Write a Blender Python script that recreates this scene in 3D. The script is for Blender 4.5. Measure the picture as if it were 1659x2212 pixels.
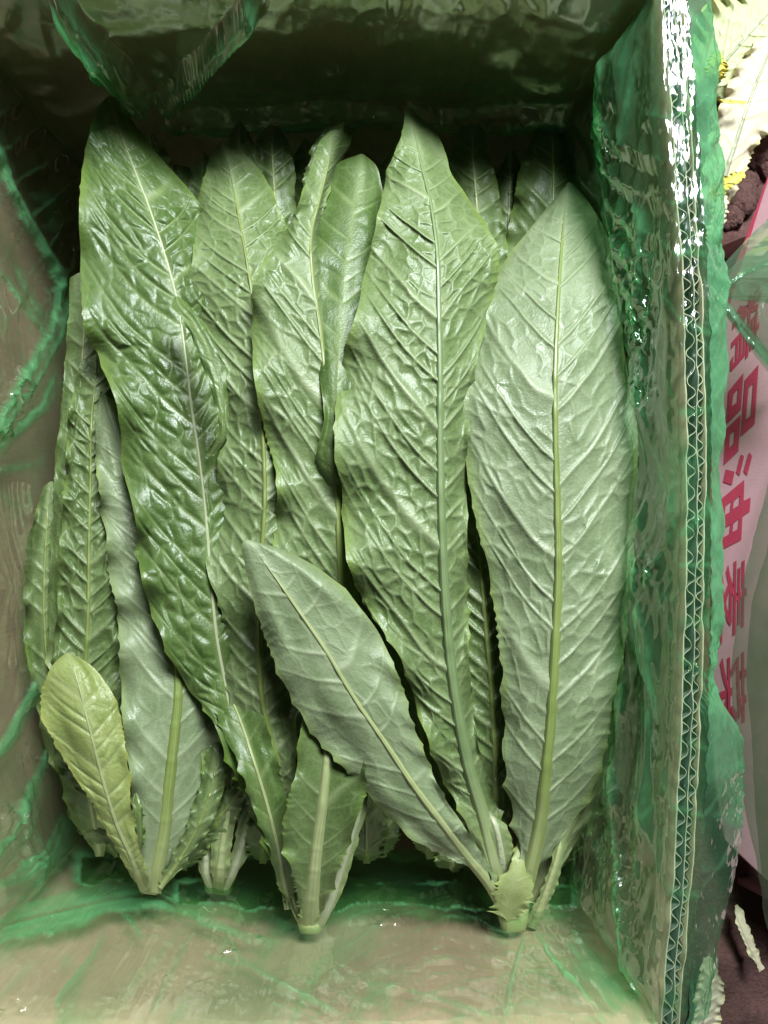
import bpy, math, random
import numpy as np
from mathutils import Vector

# ------------------------------------------------------------------ scene, camera, light
for o in list(bpy.data.objects):
    bpy.data.objects.remove(o)
scene = bpy.context.scene
COL = scene.collection
CAM_Z = 0.60
LENS = 27.0
K = (36.0 / LENS) / 2212.0          # metres per guide unit at 1 m (the guide is 1659 x 2212)

cam_d = bpy.data.cameras.new("Camera")
cam = bpy.data.objects.new("Camera", cam_d)
COL.objects.link(cam)
cam.location = (0, 0, CAM_Z)
cam.rotation_euler = (0, 0, 0)
cam_d.sensor_fit = 'VERTICAL'
cam_d.sensor_height = 36.0
cam_d.sensor_width = 27.0
cam_d.lens = LENS
cam_d.clip_start = 0.01
cam_d.clip_end = 50
scene.camera = cam

world = bpy.data.worlds.new("World")
scene.world = world
world.use_nodes = True
bg = world.node_tree.nodes["Background"]
bg.inputs[0].default_value = (0.96, 0.98, 1.0, 1)
bg.inputs[1].default_value = 0.018

def area_lamp(name, loc, target, size, power, color):
    d = bpy.data.lights.new(name, 'AREA')
    d.shape = 'RECTANGLE'
    d.size, d.size_y = size
    d.energy = power
    d.color = color
    o = bpy.data.objects.new(name, d)
    COL.objects.link(o)
    o.location = loc
    o.rotation_euler = (Vector(target) - Vector(loc)).to_track_quat('-Z', 'Y').to_euler()
    return o
# the opening the light falls in through: ahead of the box, a little to the right
area_lamp("window_light", (0.26, 0.70, 1.12), (0.0, 0.0, 0.24), (0.44, 0.30), 52.0, (0.92, 0.965, 1.0))

scene.view_settings.view_transform = 'Standard'
scene.view_settings.look = 'None'
scene.view_settings.exposure = 0.0
scene.view_settings.gamma = 1.0
scene.render.engine = 'CYCLES'
scene.cycles.transparent_max_bounces = 32
scene.cycles.max_bounces = 8

# ------------------------------------------------------------------ helpers
rng = np.random.RandomState(7)

def W(px, py, z):
    px = np.asarray(px, float); py = np.asarray(py, float); z = np.asarray(z, float)
    s = K * (CAM_Z - z)
    return np.stack([(px - 829.5) * s, (1106.0 - py) * s, z + 0 * px], -1)

def hash2(ix, iy, seed):
    h = (ix.astype(np.int64) * 374761393 + iy.astype(np.int64) * 668265263 + int(seed) * 974634777) & 0xFFFFFFFF
    h = ((h ^ (h >> 13)) * 1274126177) & 0xFFFFFFFF
    h = ((h ^ (h >> 16)) * 2246822519) & 0xFFFFFFFF
    return ((h ^ (h >> 15)) & 0xFFFFFF) / float(0xFFFFFF)

def vnoise(x, y, seed=0):
    x = np.asarray(x, float); y = np.asarray(y, float)
    x, y = np.broadcast_arrays(x, y)
    ix = np.floor(x); iy = np.floor(y)
    fx = x - ix; fy = y - iy
    fx = fx * fx * fx * (fx * (fx * 6 - 15) + 10); fy = fy * fy * fy * (fy * (fy * 6 - 15) + 10)
    a = hash2(ix, iy, seed); b = hash2(ix + 1, iy, seed); c = hash2(ix, iy + 1, seed); d = hash2(ix + 1, iy + 1, seed)
    return (a * (1 - fx) + b * fx) * (1 - fy) + (c * (1 - fx) + d * fx) * fy

def fbm(x, y, seed=0, oct=3):
    s = 0; a = 0.5; t = 0
    for i in range(oct):
        s = s + a * vnoise(np.asarray(x) * 2 ** i, np.asarray(y) * 2 ** i, seed + i * 17); t += a; a *= 0.5
    return s / t

def ridged(x, y, seed=0, oct=3):
    s = 0; a = 0.5; t = 0
    for i in range(oct):
        s = s + a * (1 - np.abs(2 * vnoise(np.asarray(x) * 1.9 ** i, np.asarray(y) * 1.9 ** i, seed + i * 31) - 1)); t += a; a *= 0.5
    return s / t

def voronoi(x, y, seed, jit=0.8):
    ix = np.floor(x); iy = np.floor(y)
    f1 = np.full(x.shape, 9.0); f2 = np.full(x.shape, 9.0)
    for dx in (-1, 0, 1):
        for dy in (-1, 0, 1):
            cx = ix + dx; cy = iy + dy
            qx = cx + 0.5 + jit * (hash2(cx, cy, seed) - 0.5)
            qy = cy + 0.5 + jit * (hash2(cx, cy, seed + 991) - 0.5)
            d = np.hypot(x - qx, y - qy)
            f2 = np.where(d < f1, f1, np.minimum(f2, d))
            f1 = np.minimum(f1, d)
    return f1, f2

def facet(x, y, seed):
    """crumpled-sheet height: flat facets meeting in sharp creases"""
    f1, f2 = voronoi(np.asarray(x, float), np.asarray(y, float), seed, 1.0)
    g1, g2 = voronoi(np.asarray(x, float) * 2.3 + 7, np.asarray(y, float) * 2.3, seed + 3, 1.0)
    return f1 + 0.45 * g1 - 0.7

def hermite(t, T, V):
    """smooth curve through V (n,k) at knots T, sampled at t"""
    T = np.asarray(T, float); V = np.asarray(V, float)
    n = len(T)
    m = np.zeros_like(V)
    dT = np.diff(T)[:, None]
    sl = np.diff(V, axis=0) / dT
    m[0] = sl[0]; m[-1] = sl[-1]
    for i in range(1, n - 1):
        w1 = dT[i]; w0 = dT[i - 1]
        m[i] = (sl[i - 1] * w1 + sl[i] * w0) / (w0 + w1)
    i = np.clip(np.searchsorted(T, t, side='right') - 1, 0, n - 2)
    h = (T[i + 1] - T[i])
    s = ((t - T[i]) / h)[:, None]; h = h[:, None]
    return ((2 * s**3 - 3 * s**2 + 1) * V[i] + (s**3 - 2 * s**2 + s) * h * m[i]
            + (-2 * s**3 + 3 * s**2) * V[i + 1] + (s**3 - s**2) * h * m[i + 1])

def mesh_grid(name, pts, closed_u=False):
    """pts (nv, nu, 3) -> mesh"""
    nv, nu = pts.shape[:2]
    me = bpy.data.meshes.new(name)
    me.vertices.add(nv * nu)
    me.vertices.foreach_set("co", pts.reshape(-1).astype(np.float32))
    j, i = np.meshgrid(np.arange(nv - 1), np.arange(nu if closed_u else nu - 1), indexing='ij')
    i2 = (i + 1) % nu
    q = np.stack([j * nu + i, j * nu + i2, (j + 1) * nu + i2, (j + 1) * nu + i], -1).reshape(-1, 4)
    nf = len(q)
    me.loops.add(nf * 4)
    me.loops.foreach_set("vertex_index", q.reshape(-1).astype(np.int32))
    me.polygons.add(nf)
    me.polygons.foreach_set("loop_start", np.arange(0, nf * 4, 4, dtype=np.int32))
    me.polygons.foreach_set("loop_total", np.full(nf, 4, dtype=np.int32))
    me.polygons.foreach_set("use_smooth", np.ones(nf, dtype=bool))
    me.update()
    me.validate()
    return me

def attr(me, name, arr, kind='FLOAT'):
    a = me.attributes.new(name, kind, 'POINT')
    a.data.foreach_set('value' if kind == 'FLOAT' else 'vector', np.ascontiguousarray(arr, dtype=np.float32).reshape(-1))

def link(name, me, mat, parent=None):
    o = bpy.data.objects.new(name, me)
    COL.objects.link(o)
    if me is not None and mat is not None and len(me.materials) == 0:
        me.materials.append(mat)
    if parent is not None:
        o.parent = parent
        o.matrix_parent_inverse = PINV.get(parent.name, parent.matrix_world.inverted()) if False else parent_inverse(parent)
    return o

PINV = {}
def parent_inverse(p):
    from mathutils import Matrix
    m = Matrix.Identity(4)
    q = p
    loc = Vector((0, 0, 0))
    while q is not None:
        if q.type == 'EMPTY':
            loc += q.location
        q = q.parent
    return Matrix.Translation(-loc) if p.type == 'EMPTY' else Matrix.Identity(4)

def thing(name, label, cat, loc=(0, 0, 0), group=None):
    o = bpy.data.objects.new(name, None)
    o.empty_display_size = 0.02
    COL.objects.link(o)
    o.location = loc
    o["label"] = label; o["category"] = cat
    if group: o["group"] = group
    return o

def tag(o, label, cat, group=None):
    o["label"] = label; o["category"] = cat
    if group: o["group"] = group
    return o

# ------------------------------------------------------------------ materials
class NT:
    def __init__(self, name):
        self.m = bpy.data.materials.new(name); self.m.use_nodes = True
        self.t = self.m.node_tree; self.t.nodes.clear()
    def n(self, typ, ins=None, **kw):
        nd = self.t.nodes.new(typ)
        for k, v in kw.items(): setattr(nd, k, v)
        for k, v in (ins or {}).items():
            s = nd.inputs[k]
            if isinstance(v, bpy.types.NodeSocket): self.t.links.new(v, s)
            else: s.default_value = v
        return nd
    def mix(self, f, a, b, mode='MIX'):
        nd = self.n('ShaderNodeMix', data_type='RGBA', blend_type=mode)
        for i, v in ((0, f), (6, a), (7, b)):
            s = nd.inputs[i]
            if isinstance(v, bpy.types.NodeSocket): self.t.links.new(v, s)
            else: s.default_value = v
        return nd.outputs[2]
    def math(self, op, a, b=0.0, c=0.0, clamp=False):
        nd = self.n('ShaderNodeMath', operation=op); nd.use_clamp = clamp
        for i, v in enumerate((a, b, c)):
            s = nd.inputs[i]
            if isinstance(v, bpy.types.NodeSocket): self.t.links.new(v, s)
            else: s.default_value = v
        return nd.outputs[0]
    def ramp(self, f, lo, hi):
        nd = self.n('ShaderNodeMapRange', {0: f, 1: lo, 2: hi, 3: 0.0, 4: 1.0})
        return nd.outputs[0]
    def out(self, sh):
        o = self.n('ShaderNodeOutputMaterial'); self.t.links.new(sh, o.inputs[0]); return self.m

def c4(r, g, b): return (r, g, b, 1.0)

def mat_leaf(name, lo, hi, vein, edge, rough=0.42, transl=0.22, spots=0.0, base_pale=(0.22, 0.265, 0.105), spec=0.42, fine=0.35):
    T = NT(name)
    lc = T.n('ShaderNodeAttribute', attribute_name='lc').outputs['Vector']
    ve = T.n('ShaderNodeAttribute', attribute_name='vein').outputs['Fac']
    ed = T.n('ShaderNodeAttribute', attribute_name='edge').outputs['Fac']
    ba = T.n('ShaderNodeAttribute', attribute_name='base').outputs['Fac']
    n1 = T.n('ShaderNodeTexNoise', {'Vector': lc, 'Scale': 0.055, 'Detail': 2.0, 'Roughness': 0.6}).outputs[0]
    n2 = T.n('ShaderNodeTexNoise', {'Vector': lc, 'Scale': 0.6, 'Detail': 2.0, 'Roughness': 0.65}).outputs[0]
    f = T.math('ADD', T.math('MULTIPLY', n1, 0.75), T.math('MULTIPLY', n2, 0.35))
    col = T.mix(T.ramp(f, 0.36, 0.74), c4(*lo), c4(*hi))
    col = T.mix(T.math('MULTIPLY', ve, 0.75), col, c4(*vein))
    col = T.mix(T.math('MULTIPLY', ed, 0.5), col, c4(*edge))
    col = T.mix(T.math('MULTIPLY', ba, 0.8), col, c4(*base_pale))
    if spots:
        n3 = T.n('ShaderNodeTexNoise', {'Vector': lc, 'Scale': 0.16, 'Detail': 3.0, 'Roughness': 0.7}).outputs[0]
        col = T.mix(T.math('MULTIPLY', T.ramp(n3, 0.64, 0.76), spots), col, c4(0.20, 0.085, 0.04))
    h = T.n('ShaderNodeTexNoise', {'Vector': lc, 'Scale': 0.9, 'Detail': 1.0, 'Roughness': 0.6}).outputs[0]
    bmp = T.n('ShaderNodeBump', {'Strength': fine, 'Distance': 0.0005, 'Height': h}).outputs[0]
    ro = T.math('ADD', T.math('ADD', T.math('MULTIPLY', n2, 0.2), T.math('MULTIPLY', n1, 0.5)), rough - 0.32)
    p = T.n('ShaderNodeBsdfPrincipled', {'Base Color': col, 'Roughness': ro, 'Normal': bmp})
    p.inputs['Specular IOR Level'].default_value = spec
    tc = T.mix(0.45, col, c4(0.20, 0.32, 0.05), 'MIX')
    tr = T.n('ShaderNodeBsdfTranslucent', {'Color': tc, 'Normal': bmp})
    mx = T.n('ShaderNodeMixShader', {0: transl, 1: p.outputs[0], 2: tr.outputs[0]})
    return T.out(mx.outputs[0])

def mat_rib(name, c0, c1, rough=0.40):
    T = NT(name)
    lc = T.n('ShaderNodeAttribute', attribute_name='lc').outputs['Vector']
    st = T.n('ShaderNodeVectorMath', {0: lc, 1: (0.03, 1.4, 1.0)}, operation='MULTIPLY').outputs[0]
    n = T.n('ShaderNodeTexNoise', {'Vector': st, 'Scale': 1.0, 'Detail': 4.0}).outputs[0]
    ba = T.n('ShaderNodeAttribute', attribute_name='base').outputs['Fac']
    col = T.mix(T.ramp(n, 0.3, 0.7), c4(*c0), c4(*c1))
    col = T.mix(T.math('MULTIPLY', ba, 0.75), col, c4(0.27, 0.30, 0.135))
    b = T.n('ShaderNodeBump', {'Strength': 0.35, 'Distance': 0.0006, 'Height': n}).outputs[0]
    p = T.n('ShaderNodeBsdfPrincipled', {'Base Color': col, 'Roughness': rough, 'Normal': b})
    tr = T.n('ShaderNodeBsdfTranslucent', {'Color': col})
    mx = T.n('ShaderNodeMixShader', {0: 0.12, 1: p.outputs[0], 2: tr.outputs[0]})
    return T.out(mx.outputs[0])

def mat_film(name, tint, green, haze=0.10, ior=1.45, rough=0.12):
    """thin green polyethylene: mostly clear, tinted, a little milky; 'dens' holds layers lying together, plus the painted shade bands"""
    T = NT(name)
    de = T.n('ShaderNodeAttribute', attribute_name='dens').outputs['Fac']
    mk = T.n('ShaderNodeAttribute', attribute_name='milk').outputs['Fac']
    tcol = T.mix(de, c4(0.95, 0.99, 0.95), c4(*tint))
    tr = T.n('ShaderNodeBsdfTransparent', {'Color': tcol})
    tl = T.n('ShaderNodeBsdfTranslucent', {'Color': c4(*green)})
    df = T.n('ShaderNodeBsdfDiffuse', {'Color': c4(*green)})
    milky = T.n('ShaderNodeMixShader', {0: 0.5, 1: df.outputs[0], 2: tl.outputs[0]})
    body = T.n('ShaderNodeMixShader', {0: T.math('MULTIPLY', T.math('MULTIPLY', de, mk), haze), 1: tr.outputs[0], 2: milky.outputs[0]})
    gl = T.n('ShaderNodeBsdfGlossy', {'Color': c4(1, 1, 1), 'Roughness': rough})
    fr = T.n('ShaderNodeFresnel', {'IOR': ior}).outputs[0]
    fr = T.math('MINIMUM', T.math('MULTIPLY', fr, 1.25), 0.24)
    mx = T.n('ShaderNodeMixShader', {0: fr, 1: body.outputs[0], 2: gl.outputs[0]})
    return T.out(mx.outputs[0])

def mat_card(name, c0, c1, rough=0.85, fib=1.0, stain=0.3):
    T = NT(name)
    co = T.n('ShaderNodeTexCoord').outputs['Object']
    n1 = T.n('ShaderNodeTexNoise', {'Vector': co, 'Scale': 18.0, 'Detail': 5.0, 'Roughness': 0.6}).outputs[0]
    st = T.n('ShaderNodeVectorMath', {0: co, 1: (1, 1, 0.15)}, operation='MULTIPLY').outputs[0]
    n2 = T.n('ShaderNodeTexNoise', {'Vector': st, 'Scale': 700.0 * fib, 'Detail': 3.0}).outputs[0]
    f = T.math('ADD', T.math('MULTIPLY', n1, 0.7), T.math('MULTIPLY', n2, 0.3))
    col = T.mix(T.ramp(f, 0.32, 0.68), c4(*c0), c4(*c1))
    n3 = T.n('ShaderNodeTexNoise', {'Vector': co, 'Scale': 7.0, 'Detail': 3.0, 'Roughness': 0.65}).outputs[0]
    col = T.mix(T.math('MULTIPLY', T.ramp(n3, 0.52, 0.64), 0.35 * stain), col, c4(*[0.55 * c for c in c0]))
    b = T.n('ShaderNodeBump', {'Strength': 0.25, 'Distance': 0.0004, 'Height': n2}).outputs[0]
    p = T.n('ShaderNodeBsdfPrincipled', {'Base Color': col, 'Roughness': rough, 'Normal': b})
    return T.out(p.outputs[0])

M = {}
# undersides: pale grey green; uppersides: deeper green, glossier
M['under'] = mat_leaf('leaf_underside', (0.066, 0.108, 0.030), (0.112, 0.155, 0.060), (0.205, 0.25, 0.13), (0.12, 0.185, 0.025), 0.45, 0.15)
M['under_grey'] = mat_leaf('leaf_underside_grey', (0.098, 0.136, 0.062), (0.150, 0.190, 0.102), (0.215, 0.255, 0.15), (0.135, 0.19, 0.04), 0.46, 0.13)
M['under_green'] = mat_leaf('leaf_underside_green', (0.044, 0.078, 0.018), (0.080, 0.118, 0.038), (0.15, 0.195, 0.085), (0.095, 0.16, 0.018), 0.45, 0.15)
M['upper'] = mat_leaf('leaf_upperside', (0.032, 0.068, 0.012), (0.062, 0.104, 0.024), (0.135, 0.185, 0.066), (0.10, 0.16, 0.022), 0.43, 0.17, spec=0.5)
M['yellow'] = mat_leaf('leaf_yellowing', (0.125, 0.168, 0.042), (0.19, 0.225, 0.07), (0.21, 0.25, 0.105), (0.21, 0.215, 0.04), 0.48, 0.16, base_pale=(0.24, 0.235, 0.115))
M['spotted'] = mat_leaf('leaf_underside_spotted', (0.12, 0.15, 0.062), (0.17, 0.20, 0.10), (0.23, 0.27, 0.145), (0.14, 0.2, 0.035), 0.46, 0.14, spots=0.6)
M['bract'] = mat_leaf('leaf_bract', (0.17, 0.21, 0.065), (0.22, 0.265, 0.10), (0.27, 0.31, 0.14), (0.21, 0.27, 0.055), 0.46, 0.2)
M['wilted'] = mat_leaf('leaf_wilted', (0.50, 0.46, 0.33), (0.62, 0.58, 0.42), (0.66, 0.58, 0.36), (0.55, 0.52, 0.12), 0.6, 0.2)
M['wilted_green'] = mat_leaf('leaf_wilted_green', (0.36, 0.42, 0.20), (0.50, 0.54, 0.30), (0.60, 0.62, 0.36), (0.5, 0.5, 0.06), 0.55, 0.2)
M['wilted_yellow'] = mat_leaf('leaf_wilted_yellow', (0.50, 0.46, 0.05), (0.62, 0.58, 0.10), (0.60, 0.52, 0.14), (0.55, 0.35, 0.06), 0.6, 0.2)
M['rib'] = mat_rib('midrib_green', (0.11, 0.155, 0.036), (0.165, 0.21, 0.065))
M['rib_pale'] = mat_rib('midrib_pale', (0.195, 0.235, 0.092), (0.26, 0.295, 0.14))
M['rib_blue'] = mat_rib('midrib_cool_green', (0.105, 0.16, 0.062), (0.15, 0.205, 0.09))
M['rib_white'] = mat_rib('midrib_white', (0.25, 0.28, 0.165), (0.32, 0.345, 0.22))
def mat_stem():
    T = NT('stem_cut_end')
    ba = T.n('ShaderNodeAttribute', attribute_name='cut').outputs['Fac']
    lc = T.n('ShaderNodeAttribute', attribute_name='lc').outputs['Vector']
    n = T.n('ShaderNodeTexNoise', {'Vector': lc, 'Scale': 0.8, 'Detail': 3.0}).outputs[0]
    col = T.mix(n, c4(0.17, 0.215, 0.072), c4(0.24, 0.275, 0.115))
    col = T.mix(T.math('MULTIPLY', ba, T.ramp(n, 0.2, 0.7)), col, c4(0.23, 0.17, 0.075))
    p = T.n('ShaderNodeBsdfPrincipled', {'Base Color': col, 'Roughness': 0.45})
    return T.out(p.outputs[0])
M['stem_cut'] = mat_stem()
M['stem'] = mat_rib('stem_base', (0.22, 0.26, 0.105), (0.29, 0.315, 0.15))

M['film'] = mat_film('green_film', (0.38, 0.82, 0.46), (0.18, 0.60, 0.25), 0.48, 1.5, 0.14)
M['flap'] = mat_film('green_film_flap', (0.44, 0.84, 0.54), (0.22, 0.62, 0.31), 0.52, 1.45, 0.13)
M['fold_pale'] = mat_film('green_film_layered', (0.58, 0.88, 0.66), (0.15, 0.44, 0.24), 0.35, 1.45, 0.14)
M['card'] = mat_card('cardboard_brown', (0.25, 0.172, 0.105), (0.33, 0.238, 0.152), stain=1.0)
M['card_pale'] = mat_card('cardboard_paper_edge', (0.27, 0.235, 0.165), (0.36, 0.32, 0.23))
M['medium_gap_shade'] = mat_card('corrugating_medium_gap_shade', (0.030, 0.036, 0.036), (0.05, 0.055, 0.05))  # near-black paper faces: shade inside the rim gaps put into the colour
M['card_print'] = mat_card('cardboard_white_print', (0.44, 0.25, 0.27), (0.50, 0.30, 0.32))
M['ink'] = mat_card('ink_red', (0.36, 0.035, 0.07), (0.44, 0.05, 0.09), 0.6)

# ------------------------------------------------------------------ ground
def soil_mat():
    T = NT('soil')
    co = T.n('ShaderNodeTexCoord').outputs['Object']
    n1 = T.n('ShaderNodeTexNoise', {'Vector': co, 'Scale': 25.0, 'Detail': 8.0, 'Roughness': 0.7}).outputs[0]
    n2 = T.n('ShaderNodeTexNoise', {'Vector': co, 'Scale': 260.0, 'Detail': 6.0, 'Roughness': 0.7}).outputs[0]
    f = T.math('ADD', T.math('MULTIPLY', n1, 0.6), T.math('MULTIPLY', n2, 0.4))
    col = T.mix(T.ramp(f, 0.35, 0.68), c4(0.05, 0.022, 0.018), c4(0.16, 0.075, 0.063))
    b = T.n('ShaderNodeBump', {'Strength': 0.9, 'Distance': 0.004, 'Height': n2}).outputs[0]
    p = T.n('ShaderNodeBsdfPrincipled', {'Base Color': col, 'Roughness': 0.95, 'Normal': b})
    return T.out(p.outputs[0])
M['soil'] = soil_mat()

gy, gx = np.meshgrid(np.linspace(-0.9, 0.9, 260), np.linspace(-0.9, 0.9, 260), indexing='ij')
gh = -0.028 + 0.020 * (fbm(gx * 22, gy * 22, 3, 4) - 0.5) + 0.016 * np.clip(ridged(gx * 40, gy * 40, 5, 3) - 0.55, 0, 1)
inbox = (np.abs(gx + 0.03) < 0.22) & (np.abs(gy) < 0.24)
gh = np.where(inbox, -0.024, gh)
ground = link('ground', mesh_grid('ground', np.stack([gx, gy, gh], -1)), M['soil'])
ground["kind"] = "structure"; ground["label"] = "red brown crumbly soil"

def clod_mesh(seed, r):
    nu, nv = 56, 36
    th, ph = np.meshgrid(np.linspace(0.02, math.pi - 0.02, nv), np.linspace(0, 2 * math.pi, nu, endpoint=False), indexing='ij')
    d = np.stack([np.sin(th) * np.cos(ph), np.sin(th) * np.sin(ph), np.cos(th)], -1)
    rr = r * (0.75 + 0.5 * fbm(d[..., 0] * 2 + 9 + d[..., 2] * 1.3, d[..., 1] * 2 + 5 - d[..., 2], seed, 4))
    rr = rr * (0.93 + 0.16 * ridged(d[..., 0] * 5 + 3 + d[..., 2] * 4, d[..., 1] * 5 - d[..., 2] * 3, seed + 7, 3)) + r * 0.10 * (fbm(d[..., 0] * 11 + d[..., 2] * 7, d[..., 1] * 11, seed + 9, 3) - 0.5)
    return mesh_grid('soil_clod', d * rr[..., None] * np.array([1, 1, 0.75]), closed_u=True)
# (x, y on the guide at ground height, radius in m, label)
for i, (cx, cy, r, lab) in enumerate([
        (1632, 310, 0.021, 'large red brown soil clod under the serrated pale leaf'),
        (1600, 430, 0.013, 'soil clod beside the edge of the pink printed box'),
        (1580, 468, 0.010, 'small soil clod just left of the pink box corner'),
        (1612, 395, 0.009, 'small dark soil clod below the yellow leaf stub'),
        (1660, 350, 0.014, 'soil clod at the right frame edge above the pink box')]):
    o = link('soil_clod', clod_mesh(40 + i, r), M['soil'])
    p = W(cx, cy, -0.018)
    o.location = p
    tag(o, lab, 'soil clod', 'soil clods beside the boxes')

# ------------------------------------------------------------------ cardboard box
RIM = 0.31
def rimx_right(y):
    py = 1106 - y / (K * (CAM_Z - RIM))
    px = np.interp(py, [-300, 0, 300, 700, 1100, 1500, 1800, 2212, 2500], [1405, 1432, 1454, 1479, 1482, 1477, 1463, 1426, 1400])
    return (px - 829.5) * K * (CAM_Z - RIM)
XL, YF, YN = -0.180, 0.205, -0.1965

def smooth_path(f, a, b, n):
    t = np.linspace(a, b, n)
    return t, f(t)

ys = np.linspace(YN, YF, 900)
xr = rimx_right(ys); ker = np.ones(121) / 121; xr = np.convolve(np.pad(xr, 60, 'edge'), ker, 'valid')
path_R = np.stack([xr, ys], -1)
xs = np.linspace(XL, float(xr[-1]), 700)
path_F = np.stack([xs, YF + 0.004 * np.sin((xs - XL) / 0.29 * math.pi)], -1)
xs = np.linspace(float(xr[0]), XL, 700)
path_N = np.stack([xs, YN - 0.004 * np.sin((xs - XL) / 0.29 * math.pi) + 0.002], -1)
yl = np.linspace(YF, YN, 900)
path_L = np.stack([XL - 0.004 * np.sin((yl - YN) / 0.40 * math.pi), yl], -1)

def outward(path, sgn):
    d = np.gradient(path, axis=0)
    n = np.stack([d[:, 1], -d[:, 0]], -1)
    n /= np.linalg.norm(n, axis=1)[:, None]
    return n * sgn

def bulge(z):                     # the packed lettuce pushes the walls out a little below the rim
    return 0.007 * np.sin(np.clip(z / RIM, 0, 1) * math.pi) ** 0.8

def wall(path, parent, seed):
    a_ = path[0] - path[1]; b_ = path[-1] - path[-2]
    path = np.concatenate([[path[0] + a_ / np.linalg.norm(a_) * 0.0016], path, [path[-1] + b_ / np.linalg.norm(b_) * 0.0016]])
    n = outward(path, 1)
    dist = np.concatenate([[0], np.cumsum(np.linalg.norm(np.diff(path, axis=0), axis=1))])
    def sheet(name, off, par, thick, mat, flute=None, nz=9):
        if flute is None:
            step = max(1, len(path) // 160)
            idx = np.arange(0, len(path), step)
            P_, N_, D_ = path[idx], n[idx], dist[idx]
            o_ = np.full(len(idx), off)
        else:
            per, amp = flute
            m = int(dist[-1] / per * 14)
            D_ = np.linspace(0, dist[-1], m)
            P_ = np.stack([np.interp(D_, dist, path[:, 0]), np.interp(D_, dist, path[:, 1])], -1)
            N_ = np.stack([np.interp(D_, dist, n[:, 0]), np.interp(D_, dist, n[:, 1])], -1)
            ph = D_ / per * 2 * math.pi + 3.0 * (fbm(D_ * 45, 0.5, seed + int(off * 1e5), 3) - 0.5) * 2
            sw = np.sin(ph); sw = np.sign(sw) * np.abs(sw) ** 0.8
            o_ = off + amp * sw * (0.84 + 0.16 * vnoise(D_ * 130, 1.5, seed))
        rows = []
        for j, z in enumerate(np.linspace(0.0, RIM, 13)):
            top = 0.0
            if abs(z - RIM) < 1e-9:
                top = -0.0008 + 0.0022 * (fbm(D_ * 120, 3.3, seed + int(abs(off) * 1e4), 3) - 0.5) * 2 - (0.0008 if flute else 0)
            e_ = np.clip(np.minimum(D_, dist[-1] - D_) / (0.22 * dist[-1]), 0, 1); e_ = e_ * e_ * (3 - 2 * e_)
            b = bulge(z) * e_ + 0.0025 * e_ * (fbm(D_ * 9, z * 12, seed, 3) - 0.5)
            xy = P_ + N_ * (o_ + b)[:, None]
            rows.append(np.concatenate([xy, np.full((len(xy), 1), z) + (top + np.zeros(len(xy)))[:, None]], 1))
        o = link(name, mesh_grid(name, np.stack(rows)), mat, par)
        o.data.materials.append(M['card_pale'])
        s = o.modifiers.new('paper', 'SOLIDIFY'); s.thickness = thick; s.offset = 0; s.material_offset_rim = 1
        return o
    w = sheet('wall_panel', 0.0004, parent, 0.0005, M['card'], nz=12)
    sheet('fluting', 0.0024, w, 0.0003, M['medium_gap_shade'], (0.0081, 0.00165))
    sheet('middle_liner', 0.0043, w, 0.00032, M['medium_gap_shade'], nz=6)
    sheet('fluting', 0.0058, w, 0.0003, M['medium_gap_shade'], (0.0062, 0.00115))
    sheet('outer_liner', 0.0073, w, 0.0005, M['card'], nz=6)
    return w

box = thing('cardboard_box', 'open brown corrugated cardboard box holding the lettuce', 'box', (-0.03, 0, -0.02))
wall(path_R, box, 11); wall(path_F[::-1], box, 12); wall(path_N[::-1], box, 13); wall(path_L, box, 14)
fx, fy = np.meshgrid(np.linspace(XL - 0.004, 0.118, 12), np.linspace(YN, YF, 12))
fl = link('floor_panel', mesh_grid('floor_panel', np.stack([fx, fy, 0 * fx - 0.004], -1)), M['card'], box)
s = fl.modifiers.new('paper', 'SOLIDIFY'); s.thickness = 0.006; s.offset = -1


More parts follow.
